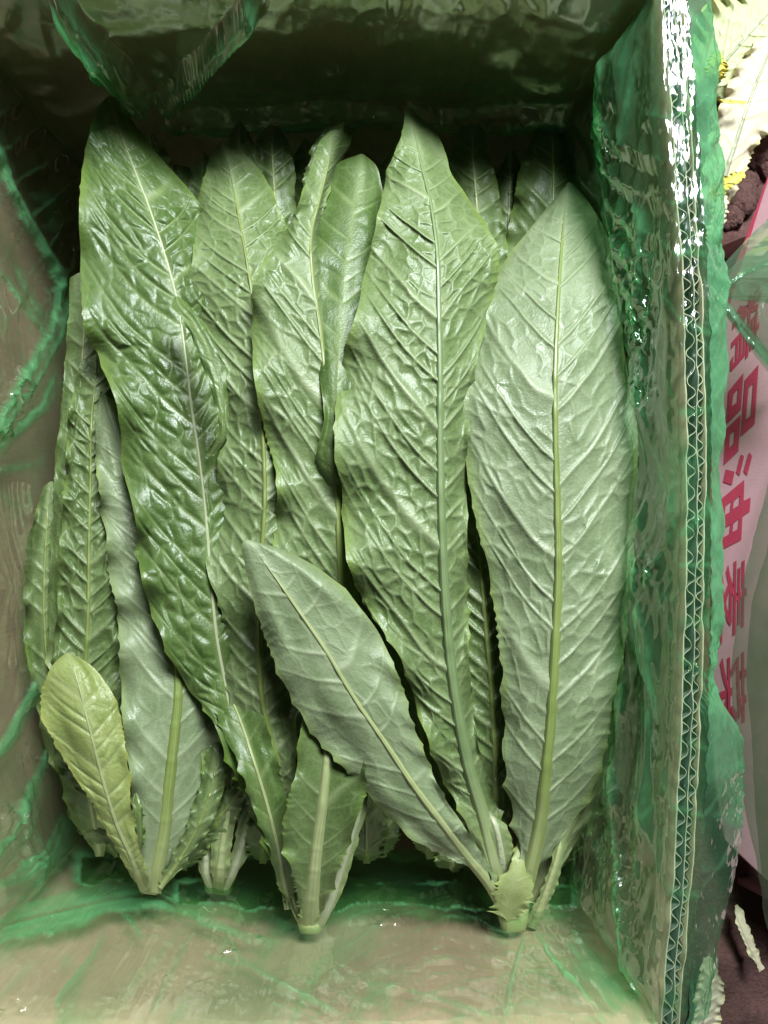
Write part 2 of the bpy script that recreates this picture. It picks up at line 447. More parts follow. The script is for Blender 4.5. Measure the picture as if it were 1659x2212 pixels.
# ------------------------------------------------------------------ lettuce leaves
def leaf(parent, st, kind='under', nx=70, ny=240, seed=1, camber=-5.0, ruff=2.0, rfreq=9.0, tooth=(1.5, 12.0), tfreq=26,
         puff=1.0, ridge=0.7, lat=15.0, rib=(14, 3), ribmat='rib', ribh=0.5, up=False, name='leaf', tilt=(0, 0), lift=None,
         basepale=0.16, ribto=0.96, label=None, c1=0.78, wav=2.0, curve=0.017, cell=8.5):
    """st: rows of (left x,y, midrib x,y, right x,y, height mm) on the guide, from the leaf's foot to its tip"""
    S = np.array(st, float)
    mid = W(S[:, 2], S[:, 3], S[:, 6] / 1000)
    t = np.concatenate([[0], np.cumsum(np.linalg.norm(np.diff(mid, axis=0), axis=1))])
    Lm = t[-1] * 1000
    T = t / t[-1]
    v = np.linspace(0, 1, ny)
    v = 0.5 * v + 0.5 * (v * (2 - v)) if True else v
    C = hermite(v, T, S)
    u = np.linspace(-1, 1, nx)
    U, V = np.meshgrid(u, v)
    A = np.abs(U)
    side = np.where(U < 0, 0, 1)
    mx, my = C[:, 2:3], C[:, 3:4]
    ex = np.where(U < 0, C[:, 0:1], C[:, 4:5]); ey = np.where(U < 0, C[:, 1:2], C[:, 5:6])
    # toothed, slightly ragged outline (guide units -> fraction of half width)
    fb_ = np.clip(V / 0.09, 0, 1); fb_ = 0.30 + 0.70 * fb_ * fb_ * (3 - 2 * fb_)
    ex = mx + (ex - mx) * fb_; ey = my + (ey - my) * fb_
    hw = np.hypot(ex - mx, ey - my) + 1e-6
    tfreq = min(tfreq, Lm / 8.0)
    ph = V * tfreq + 3.1 * min(1.0, tfreq / 20.0) * (vnoise(V * 9, side * 7.7, seed + 5) - 0.5) * 2 + side * 0.43
    saw = ph - np.floor(ph)
    tam = 0.45 + 0.9 * hash2(np.floor(ph), side + 0 * ph, seed + 8)
    toothp = np.clip(1 - np.abs(saw - 0.35) / 0.42, 0, 1) ** 1.8
    amp = tooth[0] + tooth[1] * np.clip(1 - V * 1.25, 0, 1) ** 1.5
    wob = wav * 3.0 * (fbm(V * 14, side * 3.3, seed + 2, 3) - 0.5) * 2
    fade = np.clip((1 - V) * 9, 0, 1) * np.clip(V * 30, 0, 1)
    ext = (amp * tam * (toothp - 0.3) + wob) * fade
    B = A * (1 + A ** 4 * ext / hw)
    px = mx + (ex - mx) * B; py = my + (ey - my) * B
    # local coordinates in mm
    sc = K * (CAM_Z - C[:, 6:7] / 1000) * 1000
    b = hw * sc * B
    a = V * Lm
    Wmm = (hw * sc).max()
    # veins
    sp = lat
    a0 = a - c1 * b - curve * b * b
    jit = 0.26 * np.sin(a0 / sp * 2.1 + seed + side * 2.0) + 0.3 * (vnoise(a0 / (sp * 1.7), side * 5.5, seed + 21) - 0.5)
    g = c1 * b + curve * b * b
    phi = (a - g) / sp + side * 0.47 + jit
    phi = phi + 0.16 * (fbm(a / 22, b / 16 + side * 40, seed + 3, 2) - 0.5)
    rel = np.clip(b / np.maximum(hw * sc, 1e-3), 0, 1)
    dl = np.abs(phi - np.round(phi)) * sp / np.sqrt(1 + (c1 + 2 * curve * b) ** 2)
    latw = np.clip(1.25 - rel * 0.95, 0.2, 1) * np.clip((1 - V) * 8, 0.15, 1) * np.clip(V * 5, 0, 1)
    # tertiary net
    wa = 3.0 * (fbm(a / 9, b / 9, seed + 9, 2) - 0.5); wb = 3.0 * (fbm(a / 9 + 50, b / 9, seed + 10, 2) - 0.5)
    ca = (a - 0.4 * g + wa); cb = (b + wb) * 1.05
    f1, f2 = voronoi(ca / cell, cb / cell + side * 31.7, seed + 4, 0.95)
    dt = (f2 - f1) * cell * 0.55
    f1, f2 = voronoi(a / 3.1, b / 3.1 + side * 53.0, seed + 6, 0.9)
    dq = (f2 - f1) * 1.6
    vl = np.exp(-(dl / (0.42 + 0.5 * np.clip(1 - rel, 0, 1))) ** 2) * latw
    msk = np.clip((fbm(a / 13 + 3, b / 13 + side * 17, seed + 55, 2) - 0.22) * 3.2, 0.15, 1)
    vt = np.exp(-(dt / 0.5) ** 2) * 0.5 * msk
    vq = np.exp(-(dq / 0.35) ** 2) * 0.2
    dmin = np.minimum(dl / np.maximum(latw, 0.25), dt * 1.1 + 0.35 * cell * (1 - msk))
    dmin = np.minimum(dmin, b * 0.8 + 0.3)
    pillow = 1 - np.exp(-(dmin / (0.33 * cell)) ** 1.35)
    pill_amp = (0.55 + 0.9 * fbm(phi * 0.9, b / 14 + side * 11, seed + 14, 2)) * np.clip((1 - V) * 5, 0.15, 1) * np.clip((V - 0.05) * 5, 0.1, 1) * np.clip((1 - rel) * 5, 0.12, 1)
    small = (1 - np.exp(-(dq / 0.8) ** 2))
    if up:
        h = puff * 1.35 * pillow * pill_amp + 0.10 * puff * small - 0.25 * vl
    else:
        h = -puff * 1.25 * pillow * pill_amp - 0.08 * puff * small + ridge * (1.0 * vl + 0.5 * vt + 0.1 * vq)
    # larger waves and the ruffled margin
    low = 7.0 * (fbm(a / 34, U * 1.5 + 7, seed + 31, 2) - 0.5) * np.clip(A * 1.6, 0, 1) * np.clip(hw / 70, 0.2, 1)
    rp = V * rfreq * 2 * math.pi + side * 1.3 + 4.0 * (vnoise(V * 6, side * 9.1, seed + 41) - 0.5)
    rf = ruff * np.sin(rp) * np.clip((A - 0.45) / 0.55, 0, 1) ** 1.6 * np.clip((1 - V) * 6, 0, 1)
    z = C[:, 6:7] + camber * A ** 1.8 * np.clip(hw / 90, 0.15, 1.1) + tilt[0] * np.where(U < 0, A, 0) + tilt[1] * np.where(U > 0, A, 0) + low + rf + h
    if lift is not None:
        z = z + lift(U, V)
    pts = W(px, py, z / 1000)
    if pts is not None:
        me = mesh_grid(name, pts[:, ::1])
    edge = np.clip((rel - 0.86) / 0.14, 0, 1) ** 1.2
    midw = np.exp(-(b / 2.2) ** 2) * 0.8
    attr(me, 'vein', np.clip(np.maximum.reduce([vl, vt * 0.75, vq, midw]), 0, 1))
    attr(me, 'edge', edge * (0.5 + 0.8 * vnoise(V * 22, side * 3.0, seed + 77)))
    attr(me, 'base', np.clip(1 - V / max(basepale, 1e-3), 0, 1) ** 1.3)
    attr(me, 'lc', np.stack([a + seed * 37.0, b * np.sign(U) + seed * 11.0, 0 * a], -1), 'FLOAT_VECTOR')
    o = link(name, me, M[kind], parent)
    if label: o["label"] = label
    if rib:
        n2 = 120; nk = 11
        vv = np.linspace(0, ribto, n2)
        Cm = hermite(vv, T, S)
        # rib height follows the blade along its middle
        zb = np.interp(vv, v, z[:, nx // 2])
        w = 0.88 * rib[1] + 0.86 * (rib[0] - rib[1]) * (1 - vv) ** 1.15
        w = w * np.clip((ribto - vv) * 14, 0.05, 1)
        d = np.gradient(Cm[:, 2:4], axis=0); d /= np.linalg.norm(d, axis=1)[:, None]
        nrm = np.stack([-d[:, 1], d[:, 0]], -1)
        th = np.linspace(-1, 1, nk)
        rx = Cm[:, 2:3] + nrm[:, 0:1] * th * w[:, None]
        ry = Cm[:, 3:4] + nrm[:, 1:2] * th * w[:, None]
        prof = np.cos(th * math.pi / 2) ** 0.7
        groove = 1 - 0.10 * np.cos(th * math.pi * 3) * (1 - np.abs(th))
        wmm = (w * 0.2)[:, None]
        rz = zb[:, None] - 0.5 - 0.25 * wmm + prof[None, :] * groove[None, :] * (0.85 * wmm * ribh * 1.6 + 0.75)
        rz = rz + 0.25 * (fbm(vv[:, None] * 30, th[None, :] * 2, seed, 2) - 0.5)
        rme = mesh_grid('midrib', W(rx, ry, rz / 1000))
        attr(rme, 'base', np.repeat(np.clip(1 - vv / 0.22, 0, 1)[:, None], nk, 1))
        attr(rme, 'lc', np.stack([vv[:, None] * Lm + 0 * rx + seed * 13, th[None, :] * wmm, 0 * rx], -1), 'FLOAT_VECTOR')
        link('midrib', rme, M[ribmat], o)
    return o

def stump(parent, x0, y0, x1, y1, r0, r1, z, seed=1, flat=0.75):
    """cut foot of a lettuce: from the cut face (x0,y0) to where the leaves part (x1,y1)"""
    n, m = 26, 28
    tt = np.linspace(0, 1, n); ph = np.linspace(0, 2 * math.pi, m, endpoint=False)
    d = np.array([x1 - x0, y1 - y0], float); L = np.linalg.norm(d); d /= L
    nn = np.array([-d[1], d[0]])
    rr = r0 + (r1 - r0) * tt ** 1.2
    rr = rr * np.where(tt < 0.35, np.sqrt(np.clip(1 - (1 - tt / 0.35) ** 2, 0.0, 1)) * 0.6 + 0.4, 1)
    rr[0] = r0 * 0.05
    along = tt * L; along[0] = along[1]
    R = rr[:, None] * (1 + 0.08 * np.cos(ph * 5 + seed)[None, :] * tt[:, None] + 0.05 * (fbm(tt[:, None] * 5, np.cos(ph)[None, :] * 2 + 3, seed, 2) - 0.5))
    cx = x0 + d[0] * along[:, None] + nn[0] * R * np.cos(ph)[None, :]
    cy = y0 + d[1] * along[:, None] + nn[1] * R * np.cos(ph)[None, :]
    zz = z + R * 0.21 * np.sin(ph)[None, :] * flat
    me = mesh_grid('stem', W(cx, cy, zz / 1000), closed_u=True)
    attr(me, 'base', np.repeat(np.clip(0.9 - tt * 0.5, 0, 1)[:, None], m, 1))
    attr(me, 'lc', np.stack([np.repeat(along[:, None] * .2, m, 1), np.repeat(ph[None, :] * 3, n, 0), 0 * R], -1), 'FLOAT_VECTOR')
    attr(me, 'cut', np.repeat(np.clip(1 - tt / 0.22, 0, 1)[:, None], m, 1))
    return link('stem', me, M['stem_cut'], parent)

def head(label, px, py, z):
    return thing('lettuce_head', label, 'lettuce', tuple(W(px, py, z / 1000)), 'long leaf lettuces packed in the box')

HC = head('lettuce with the two broadest pale leaves, its foot at the lower right', 1112, 1990, 235)
HB = head('lettuce in the middle with a short cupped front leaf and spiny left edge', 668, 2000, 235)
HA = head('lettuce at the lower left carrying a small yellowing leaf', 325, 1915, 230)
HD = head('dark crinkled lettuce pressed against the left wall of the box', 200, 1850, 200)
HE = head('lettuce deep between two others showing only short pale stalks', 470, 1905, 200)
HF = head('lettuce lying deep below the diagonal leaf, only dark leaf ends showing', 900, 1860, 200)
HG = head('lettuce underneath at the upper right, its dark tips showing behind the broadest leaf', 1180, 500, 195)

# --- head C -------------------------------------------------------------
leaf(HC, [(1105,1965,1120,1970,1138,1962,240),(1126,1885,1142,1890,1162,1882,254),(1112,1780,1165,1790,1238,1782,262),(1085,1650,1180,1660,1300,1650,272),(1092,1520,1192,1530,1326,1520,277),
     (1078,1380,1200,1390,1352,1380,280),(1055,1230,1206,1240,1368,1230,282),(1020,1080,1204,1090,1374,1080,283),(997,930,1200,940,1376,930,283),
     (1003,790,1200,790,1352,770,281),(1048,650,1206,650,1337,620,272),(1105,545,1214,530,1306,500,256),(1178,452,1221,440,1266,430,240),(1226,395,1227,393,1236,396,228)],
     'under_grey', 160, 600, 3, camber=-9, ruff=2.6, rfreq=7, tooth=(1.2, 16), tfreq=20, puff=0.7, ridge=0.7, lat=20, cell=8, rib=(22, 3), ribmat='rib', ribh=0.55, basepale=0.10)
leaf(HC, [(1085,1960,1100,1965,1115,1958,240),(1052,1885,1072,1890,1092,1880,250),(1000,1770,1045,1775,1082,1762,256),(950,1660,1010,1655,1044,1645,264),(905,1545,988,1540,1024,1530,271),
     (868,1432,972,1430,1012,1420,276),(785,1300,962,1310,1012,1300,281),(748,1200,956,1200,1012,1190,284),(738,1080,952,1080,1012,1070,286),(722,940,950,940,1016,925,287),
     (735,810,950,810,1032,790,287),(765,680,948,680,1062,650,285),(793,570,945,560,1078,545,280),(818,450,930,440,1032,460,271),(833,370,912,365,978,380,262),(866,290,895,288,950,300,252),(878,231,881,229,888,233,240)],
     'under', 160, 620, 5, camber=-7, ruff=6.0, rfreq=9, tooth=(3.5, 8), tfreq=24, puff=1.15, ridge=0.8, lat=16.5, cell=6.8, rib=(22, 3), ribmat='rib_blue', ribh=0.75, tilt=(6, -9), basepale=0.16)
leaf(HC, [(1082,1970,1095,1978,1108,1970,240),(1045,1903,1058,1910,1074,1902,256),(982,1862,1003,1842,1032,1828,268),(905,1822,965,1792,1008,1792,278),(802,1722,895,1700,955,1712,285),(732,1645,825,1595,918,1632,289),
     (668,1575,760,1500,887,1537,292),(612,1480,700,1400,852,1442,294),(571,1375,645,1320,808,1347,295),(547,1290,598,1252,737,1267,296),(528,1215,560,1200,652,1207,296),(524,1172,540,1172,580,1177,295),(531,1165,534,1166,540,1167,294)],
     'under_grey', 110, 320, 8, camber=-6, ruff=1.8, rfreq=9, tooth=(6, 3), tfreq=17, puff=0.28, ridge=0.45, lat=19, cell=9, rib=(17, 4), ribmat='rib_pale', ribh=0.6, basepale=0.12)
leaf(HC, [(1050,1860,1068,1862,1090,1860,236),(1022,1650,1070,1650,1112,1650,248),(985,1500,1062,1500,1125,1500,256),(962,1300,1045,1300,1120,1300,259),(950,1100,1028,1100,1100,1100,259),
     (950,950,1012,950,1065,950,256),(975,820,1000,820,1030,820,250),(985,760,1000,755,1015,760,246)],
     'under_green', 80, 300, 13, camber=-5, ruff=3.0, rfreq=12, tooth=(3, 14), tfreq=24, puff=1.7, ridge=0.9, lat=10, rib=(12, 3), basepale=0.1)
leaf(HC, [(1110,1985,1128,1990,1152,1982,232),(1175,1850,1200,1850,1232,1838,240),(1225,1700,1262,1700,1310,1690,250),(1240,1550,1290,1550,1338,1540,253),
     (1250,1400,1300,1400,1350,1395,252),(1260,1200,1310,1200,1365,1200,248),(1290,1000,1310,1000,1330,1000,244)],
     'spotted', 50, 160, 17, camber=-5, ruff=2, tooth=(3, 10), puff=0.5, lat=14, rib=(14, 4), ribmat='rib_pale')
leaf(HC, [(1078,1985,1098,1990,1120,1985,246),(1064,1950,1098,1950,1140,1958,252),(1072,1915,1108,1915,1152,1930,256),(1090,1885,1118,1885,1148,1895,257),(1104,1850,1124,1846,1146,1850,255),(1120,1815,1130,1812,1140,1816,250)],
     'bract', 60, 90, 19, camber=-1, ruff=1.2, rfreq=3, tooth=(16, 10), tfreq=5, puff=0.1, ridge=0.1, rib=None, basepale=0.6, name='bract')
leaf(HC, [(1130,2000,1148,2005,1165,1998,236),(1165,1930,1180,1925,1195,1930,246),(1192,1860,1203,1855,1218,1860,250),(1205,1805,1214,1803,1226,1808,250)],
     'under', 24, 60, 20, camber=-4, ruff=0.4, tooth=(1, 3), puff=0.05, ridge=0.1, rib=(13, 8), ribmat='stem', name='petiole', basepale=1.0)
leaf(HC, [(1068,1900,1085,1905,1105,1900,246),(1062,1840,1082,1840,1108,1840,254),(1048,1780,1066,1775,1090,1780,256),(1040,1755,1052,1750,1064,1755,252)],
     'under', 24, 60, 22, camber=-4, ruff=0.4, tooth=(1, 5), puff=0.05, ridge=0.1, rib=(14, 8), ribmat='rib_white', name='petiole', basepale=0.9)
stump(HC, 1112, 2020, 1104, 1890, 30, 40, 241, 2)

# --- head B -------------------------------------------------------------
leaf(HB, [(652,2000,668,2006,688,2000,244),(644,1960,670,1965,700,1958,256),(632,1900,676,1900,724,1900,266),(612,1810,686,1810,757,1810,273),(618,1730,697,1730,786,1730,277),(640,1660,705,1655,790,1672,278),
     (652,1560,712,1560,775,1580,276),(690,1460,715,1460,740,1470,268)],
     'under_green', 90, 240, 23, camber=6, ruff=2.6, rfreq=4, tooth=(4, 12), tfreq=13, puff=0.28, ridge=0.35, lat=17, rib=(26, 9), ribmat='rib_pale', ribh=0.55, basepale=0.35)
leaf(HB, [(668,2005,680,2010,695,2003,243),(690,1960,706,1962,726,1955,254),(712,1900,728,1900,750,1895,260),(742,1810,757,1810,777,1805,266),(768,1740,778,1735,796,1735,269),(775,1690,784,1685,797,1692,268)],
     'under', 24, 80, 24, camber=-4, ruff=0.5, tooth=(1, 2), puff=0.05, ridge=0.1, rib=(15, 8), ribmat='rib_white', name='petiole', basepale=1.0)
leaf(HB, [(642,1995,655,2004,668,1998,238),(618,1950,636,1960,655,1950,247),(585,1865,612,1870,640,1862,251),(548,1765,575,1765,612,1755,252),(492,1640,530,1640,585,1630,252),(448,1540,500,1540,560,1520,253),
     (408,1492,485,1470,530,1450,254),(355,1400,470,1390,530,1380,256),(305,1250,455,1250,540,1240,258),(288,1130,445,1120,540,1110,259),(260,1000,430,990,520,980,259),
     (254,900,415,890,490,880,259),(216,780,400,770,475,760,259),(183,700,385,660,460,660,257),(177,580,365,580,445,580,254),(174,430,330,470,442,500,249),(187,320,292,370,425,432,243),(208,236,255,270,332,322,237),(233,208,238,209,252,213,231)],
     'upper', 130, 520, 27, camber=-4, ruff=5.5, rfreq=10, tooth=(2.5, 16), tfreq=26, puff=1.5, ridge=0.4, lat=15, cell=8.5, rib=(9, 3), ribmat='rib_white', ribh=0.35, up=True, tilt=(7, -4), basepale=0.07)
leaf(HB, [(640,1985,655,1992,670,1985,237),(575,1800,618,1800,650,1800,245),(520,1650,600,1650,642,1650,257),(458,1500,565,1500,640,1500,262),(480,1350,562,1350,645,1350,265),(440,1200,565,1200,655,1200,267),
     (462,1080,572,1080,645,1080,268),(480,950,568,950,640,950,268),(484,850,562,850,640,850,268),(440,740,556,740,632,740,267),(373,650,546,650,627,640,265),(408,580,534,570,622,560,261),
     (420,480,518,480,616,490,251),(440,385,503,400,582,402,238),(462,322,488,330,528,332,229),(478,306,483,306,490,309,223)],
     'under', 120, 560, 31, camber=-5, ruff=6.0, rfreq=8, tooth=(3.5, 10), tfreq=22, puff=1.1, ridge=0.75, lat=14, cell=6.5, rib=(12, 3), ribmat='rib', ribh=0.5, basepale=0.08, tilt=(-6, 2))
# its turned-over margin shows the deeper green upper face
leaf(HB, [(428,975,455,985,480,985,283),(470,940,480,945,492,940,288),(458,850,476,855,490,850,289),(425,760,452,762,478,765,288),(395,695,415,695,440,700,285),(372,655,382,652,398,650,281),(376,642,380,640,386,641,279)],
     'upper', 30, 130, 33, camber=-3, ruff=1.0, rfreq=5, tooth=(3, 0), tfreq=8, puff=0.25, ridge=0.2, rib=None, up=True, name='leaf_margin', basepale=0.01)
leaf(HB, [(610,1960,622,1965,640,1960,250),(585,1850,605,1855,640,1850,259),(545,1750,580,1750,625,1745,263),(510,1650,550,1650,600,1640,265),(470,1560,520,1560,570,1545,258),(446,1490,490,1480,545,1480,248),(440,1400,480,1390,530,1390,238)],
     'upper', 44, 160, 36, camber=4, ruff=2.4, rfreq=6, tooth=(6, 13), tfreq=13, puff=0.2, ridge=0.2, rib=(9, 3), ribmat='rib_pale', up=True, basepale=0.2)
leaf(HB, [(480,720,550,720,640,720,236),(470,500,545,500,628,505,234),(482,400,530,400,592,405,230),(491,300,518,300,556,322,226),(515,262,518,261,523,263,222)],
     'under_green', 60, 160, 39, camber=-5, ruff=1, tooth=(1, 1), puff=0.5, lat=14, rib=(8, 3), ribmat='rib')
leaf(HB, [(540,720,590,720,640,720,232),(550,520,600,520,642,520,232),(545,400,592,400,637,400,230),(552,310,588,310,625,310,226),(578,272,590,270,602,273,222)],
     'under_green', 50, 140, 41, camber=-5, ruff=2, tooth=(2, 1), puff=0.8, lat=12, rib=(8, 3), ribmat='rib_pale')
leaf(HB, [(722,1700,735,1700,748,1700,242),(650,1450,735,1450,762,1450,254),(592,1280,735,1280,765,1280,264),(588,1170,732,1170,762,1170,271),(601,1050,728,1050,752,1050,274),
     (572,930,715,940,742,930,276),(548,800,702,810,732,800,277),(545,700,690,700,722,690,276),(552,600,675,600,702,600,273),(612,508,672,508,692,505,267),(650,430,690,430,706,430,259),(672,360,708,360,736,352,252),(702,292,725,287,760,292,246),(738,265,742,264,750,266,242)],
     'under', 110, 520, 43, camber=-5, ruff=6.5, rfreq=7, tooth=(3, 3), tfreq=20, puff=1.0, ridge=0.7, lat=16, cell=8, rib=(15, 3), ribmat='rib', ribh=0.5, tilt=(6, -14), c1=1.3)
leaf(HB, [(760,1300,775,1300,790,1300,249),(735,1180,758,1180,780,1180,257),(712,1080,738,1080,765,1080,270),(682,1000,715,1000,746,1000,280),(700,900,725,900,762,900,282),(685,800,730,800,792,800,281),(660,700,735,700,812,700,273),(655,600,745,600,832,600,266),
     (665,500,760,490,846,500,257),(698,402,775,400,826,410,248),(740,347,780,345,806,350,242),(777,333,780,332,785,333,238)],
     'upper', 80, 300, 47, camber=-6, ruff=3.2, rfreq=6, tooth=(2, 2), tfreq=14, cell=12, puff=0.5, ridge=0.3, lat=16, rib=None, up=True, basepale=0.01)
leaf(HB, [(650,470,656,475,664,470,242),(655,400,664,400,680,400,240),(680,310,695,310,715,310,239),(715,270,735,270,765,275,236),(745,290,758,290,770,295,230)],
     'under_green', 30, 90, 49, camber=-3, ruff=1, puff=0.2, rib=(5, 3), ribmat='rib_pale')
stump(HB, 671, 2022, 672, 1930, 27, 34, 244, 4)

# --- head A -------------------------------------------------------------
leaf(HA, [(300,1918,312,1924,326,1918,242),(282,1890,298,1892,316,1890,258),(262,1850,283,1850,307,1850,266),(226,1790,255,1790,291,1790,273),(196,1730,235,1730,282,1730,278),(152,1660,215,1660,279,1660,281),(117,1600,200,1600,271,1600,283),
     (91,1550,185,1540,260,1545,283),(94,1480,170,1480,236,1490,281),(118,1430,155,1430,196,1437,277),(142,1411,148,1410,158,1413,272)],
     'yellow', 90, 260, 53, camber=-5, ruff=1.0, rfreq=6, tooth=(3.5, 4), tfreq=17, puff=0.6, ridge=0.2, lat=9.5, rib=(11, 3), ribmat='rib_pale', ribh=0.4, up=True, label='small yellowing leaf', basepale=0.22)
leaf(HA, [(312,1922,328,1928,346,1922,232),(300,1880,334,1885,372,1880,239),(288,1800,350,1810,430,1800,244),(283,1700,362,1700,465,1690,248),(268,1600,374,1600,480,1590,249),(258,1480,384,1480,482,1480,248),(256,1380,380,1380,470,1380,246),
     (238,1240,345,1240,440,1240,244),(222,1110,310,1110,380,1110,244),(207,980,265,980,330,980,244),(206,900,238,900,280,900,244),(217,846,221,846,227,848,242)],
     'under_grey', 110, 380, 57, camber=-4, ruff=5.0, rfreq=9, tooth=(4, 7), tfreq=22, puff=0.35, ridge=0.4, lat=19, rib=(24, 5), ribmat='rib', ribh=0.6, tilt=(8, -4), basepale=0.12, ribto=0.7)
leaf(HA, [(330,1915,345,1918,365,1912,236),(370,1850,392,1850,415,1845,242),(400,1790,425,1790,455,1790,246),(430,1690,460,1690,485,1690,246),(455,1600,470,1600,485,1600,242)],
     'under_green', 40, 120, 59, camber=-3, ruff=2, tooth=(4, 6), tfreq=10, puff=0.3, rib=(8, 3), ribmat='rib')
leaf(HA, [(265,1800,290,1815,300,1840,240),(215,1790,235,1805,250,1822,246),(190,1795,195,1808,205,1822,246),(180,1800,182,1810,188,1818,242)],
     'under_green', 24, 60, 61, camber=-3, ruff=1.6, rfreq=3, tooth=(3, 3), tfreq=6, puff=0.2, rib=(4, 2))
leaf(HA, [(296,1850,300,1856,306,1850,254),(292,1790,302,1790,312,1788,262),(288,1735,298,1732,306,1735,264),(290,1715,294,1712,298,1716,262)],
     'upper', 16, 60, 62, camber=-2, ruff=1.6, rfreq=4, tooth=(6, 4), tfreq=5, puff=0.1, rib=None, up=True)
stump(HA, 322, 1934, 328, 1885, 22, 26, 230, 6)

# --- head D (left) --------------------------------------------------------
leaf(HD, [(185,1850,215,1850,245,1850,216),(135,1700,190,1700,250,1700,230),(105,1520,180,1500,272,1500,238),(122,1330,190,1330,272,1330,242),(128,1180,192,1180,255,1180,243),(141,1040,195,1040,245,1040,242),
     (150,900,198,900,245,900,241),(177,780,208,780,245,780,238),(192,738,200,735,212,738,234)],
     'under_green', 90, 340, 67, camber=-3, ruff=5.0, rfreq=12, tooth=(4, 6), tfreq=20, puff=1.9, ridge=0.9, lat=11, rib=(10, 3), ribmat='rib')
leaf(HD, [(95,1500,150,1500,200,1500,228),(108,1200,160,1200,212,1200,234),(120,1000,165,1000,222,1000,236),(134,820,175,820,232,820,237),(148,660,180,650,232,640,236),(151,600,168,590,200,582,232)],
     'under_green', 60, 240, 71, camber=-6, ruff=2, rfreq=7, tooth=(2, 2), puff=0.6, lat=14, rib=(8, 3), ribmat='rib_pale')
leaf(HD, [(120,1700,150,1700,180,1690,214),(75,1500,110,1500,150,1500,220),(50,1320,95,1320,130,1320,224),(65,1150,100,1150,130,1150,224),(95,1050,108,1040,122,1040,220)],
     'under_green', 50, 180, 73, camber=-6, ruff=5, rfreq=5, tooth=(3, 3), puff=0.5, lat=14, rib=(8, 3), ribmat='rib')
leaf(HD, [(240,1850,252,1852,266,1846,196),(165,1790,210,1780,260,1770,212),(140,1700,200,1690,260,1690,216),(150,1600,200,1600,260,1600,214)],
     'under_green', 30, 90, 75, camber=-6, ruff=2, tooth=(3, 4), puff=0.4, rib=(6, 3))

# --- heads lying deeper -----------------------------------------------------
leaf(HE, [(452,1915,462,1922,474,1915,212),(430,1880,446,1885,462,1880,222),(418,1820,445,1820,470,1820,226),(430,1740,460,1740,490,1740,228),(450,1640,480,1640,520,1640,228),(460,1500,500,1500,540,1500,222)],
     'under', 30, 110, 81, camber=-4, ruff=1, tooth=(2, 4), puff=0.2, rib=(14, 5), ribmat='rib_white', basepale=0.5)
leaf(HE, [(460,1918,470,1924,482,1918,212),(458,1885,474,1888,492,1885,227),(460,1830,480,1830,500,1830,232),(475,1740,495,1740,520,1740,235),(490,1640,510,1640,540,1640,234),(500,1500,520,1500,550,1500,228)],
     'under', 30, 110, 82, camber=-4, ruff=1, tooth=(2, 4), puff=0.2, rib=(16, 5), ribmat='rib_pale', basepale=0.6)
leaf(HE, [(468,1915,480,1922,492,1915,212),(486,1878,504,1880,522,1872,222),(500,1830,522,1830,548,1825,226),(520,1750,545,1750,580,1745,229),(535,1650,570,1650,610,1650,228),(560,1500,590,1500,620,1500,222)],
     'under', 30, 110, 83, camber=-4, ruff=1, tooth=(2, 4), puff=0.2, rib=(14, 5), ribmat='rib_white', basepale=0.5)
leaf(HE, [(385,1850,400,1862,418,1868,226),(415,1785,440,1800,468,1815,234),(465,1730,490,1745,512,1765,236),(510,1670,530,1685,550,1705,236),(540,1620,560,1630,580,1640,232)],
     'under_green', 30, 110, 84, camber=-2, ruff=1, tooth=(2, 4), puff=0.2, rib=(10, 5), ribmat='rib')
stump(HE, 470, 1935, 475, 1880, 30, 36, 205, 8)
leaf(HF, [(915,1850,930,1856,945,1850,205),(880,1790,925,1790,975,1790,240),(860,1650,915,1650,975,1650,246),(840,1450,900,1450,960,1450,246),(800,1250,860,1250,920,1250,242),(790,1000,840,1000,890,1000,236)],
     'under_green', 50, 200, 91, camber=-6, ruff=3, tooth=(4, 8), puff=0.8, rib=(10, 4), ribmat='rib')
leaf(HF, [(815,1848,830,1852,845,1848,200),(770,1800,815,1795,865,1790,230),(760,1700,815,1690,870,1690,234),(760,1500,810,1500,870,1500,232),(740,1250,800,1250,860,1250,228)],
     'under_green', 50, 160, 93, camber=-5, ruff=3, tooth=(4, 8), puff=0.6, rib=(8, 4), ribmat='rib')
leaf(HF, [(975,1880,985,1884,998,1878,205),(940,1850,980,1850,1020,1845,236),(960,1750,1010,1750,1060,1750,238),(980,1600,1030,1600,1090,1600,238)],
     'under_green', 40, 110, 95, camber=-5, ruff=2, tooth=(4, 8), puff=0.5, rib=(8, 4), ribmat='rib_pale')
leaf(HG, [(985,820,1040,820,1095,820,232),(975,600,1040,600,1098,600,230),(972,440,1030,440,1085,450,226),(972,340,1022,340,1062,345,221),(995,275,1020,268,1042,275,215)],
     'under_green', 50, 160, 101, camber=-6, ruff=2, tooth=(1, 2), puff=0.9, lat=12, rib=(8, 3), ribmat='rib_pale')
leaf(HG, [(1090,820,1180,820,1290,820,228),(1085,600,1180,600,1285,600,230),(1110,430,1195,430,1262,430,228),(1135,330,1195,330,1240,335,223),(1165,275,1190,268,1215,276,217)],
     'under_green', 60, 160, 103, camber=-8, ruff=2, tooth=(2, 2), puff=0.5, lat=14, rib=(8, 3), ribmat='rib_pale')
leaf(HE, [(556,1862,568,1866,580,1862,205),(530,1820,570,1820,612,1815,234),(545,1700,590,1700,640,1700,240),(560,1560,610,1560,660,1560,240)], 'under_green', 36, 110, 150, camber=-4, ruff=3, tooth=(4, 8), puff=0.4, rib=(9, 4), ribmat='rib')
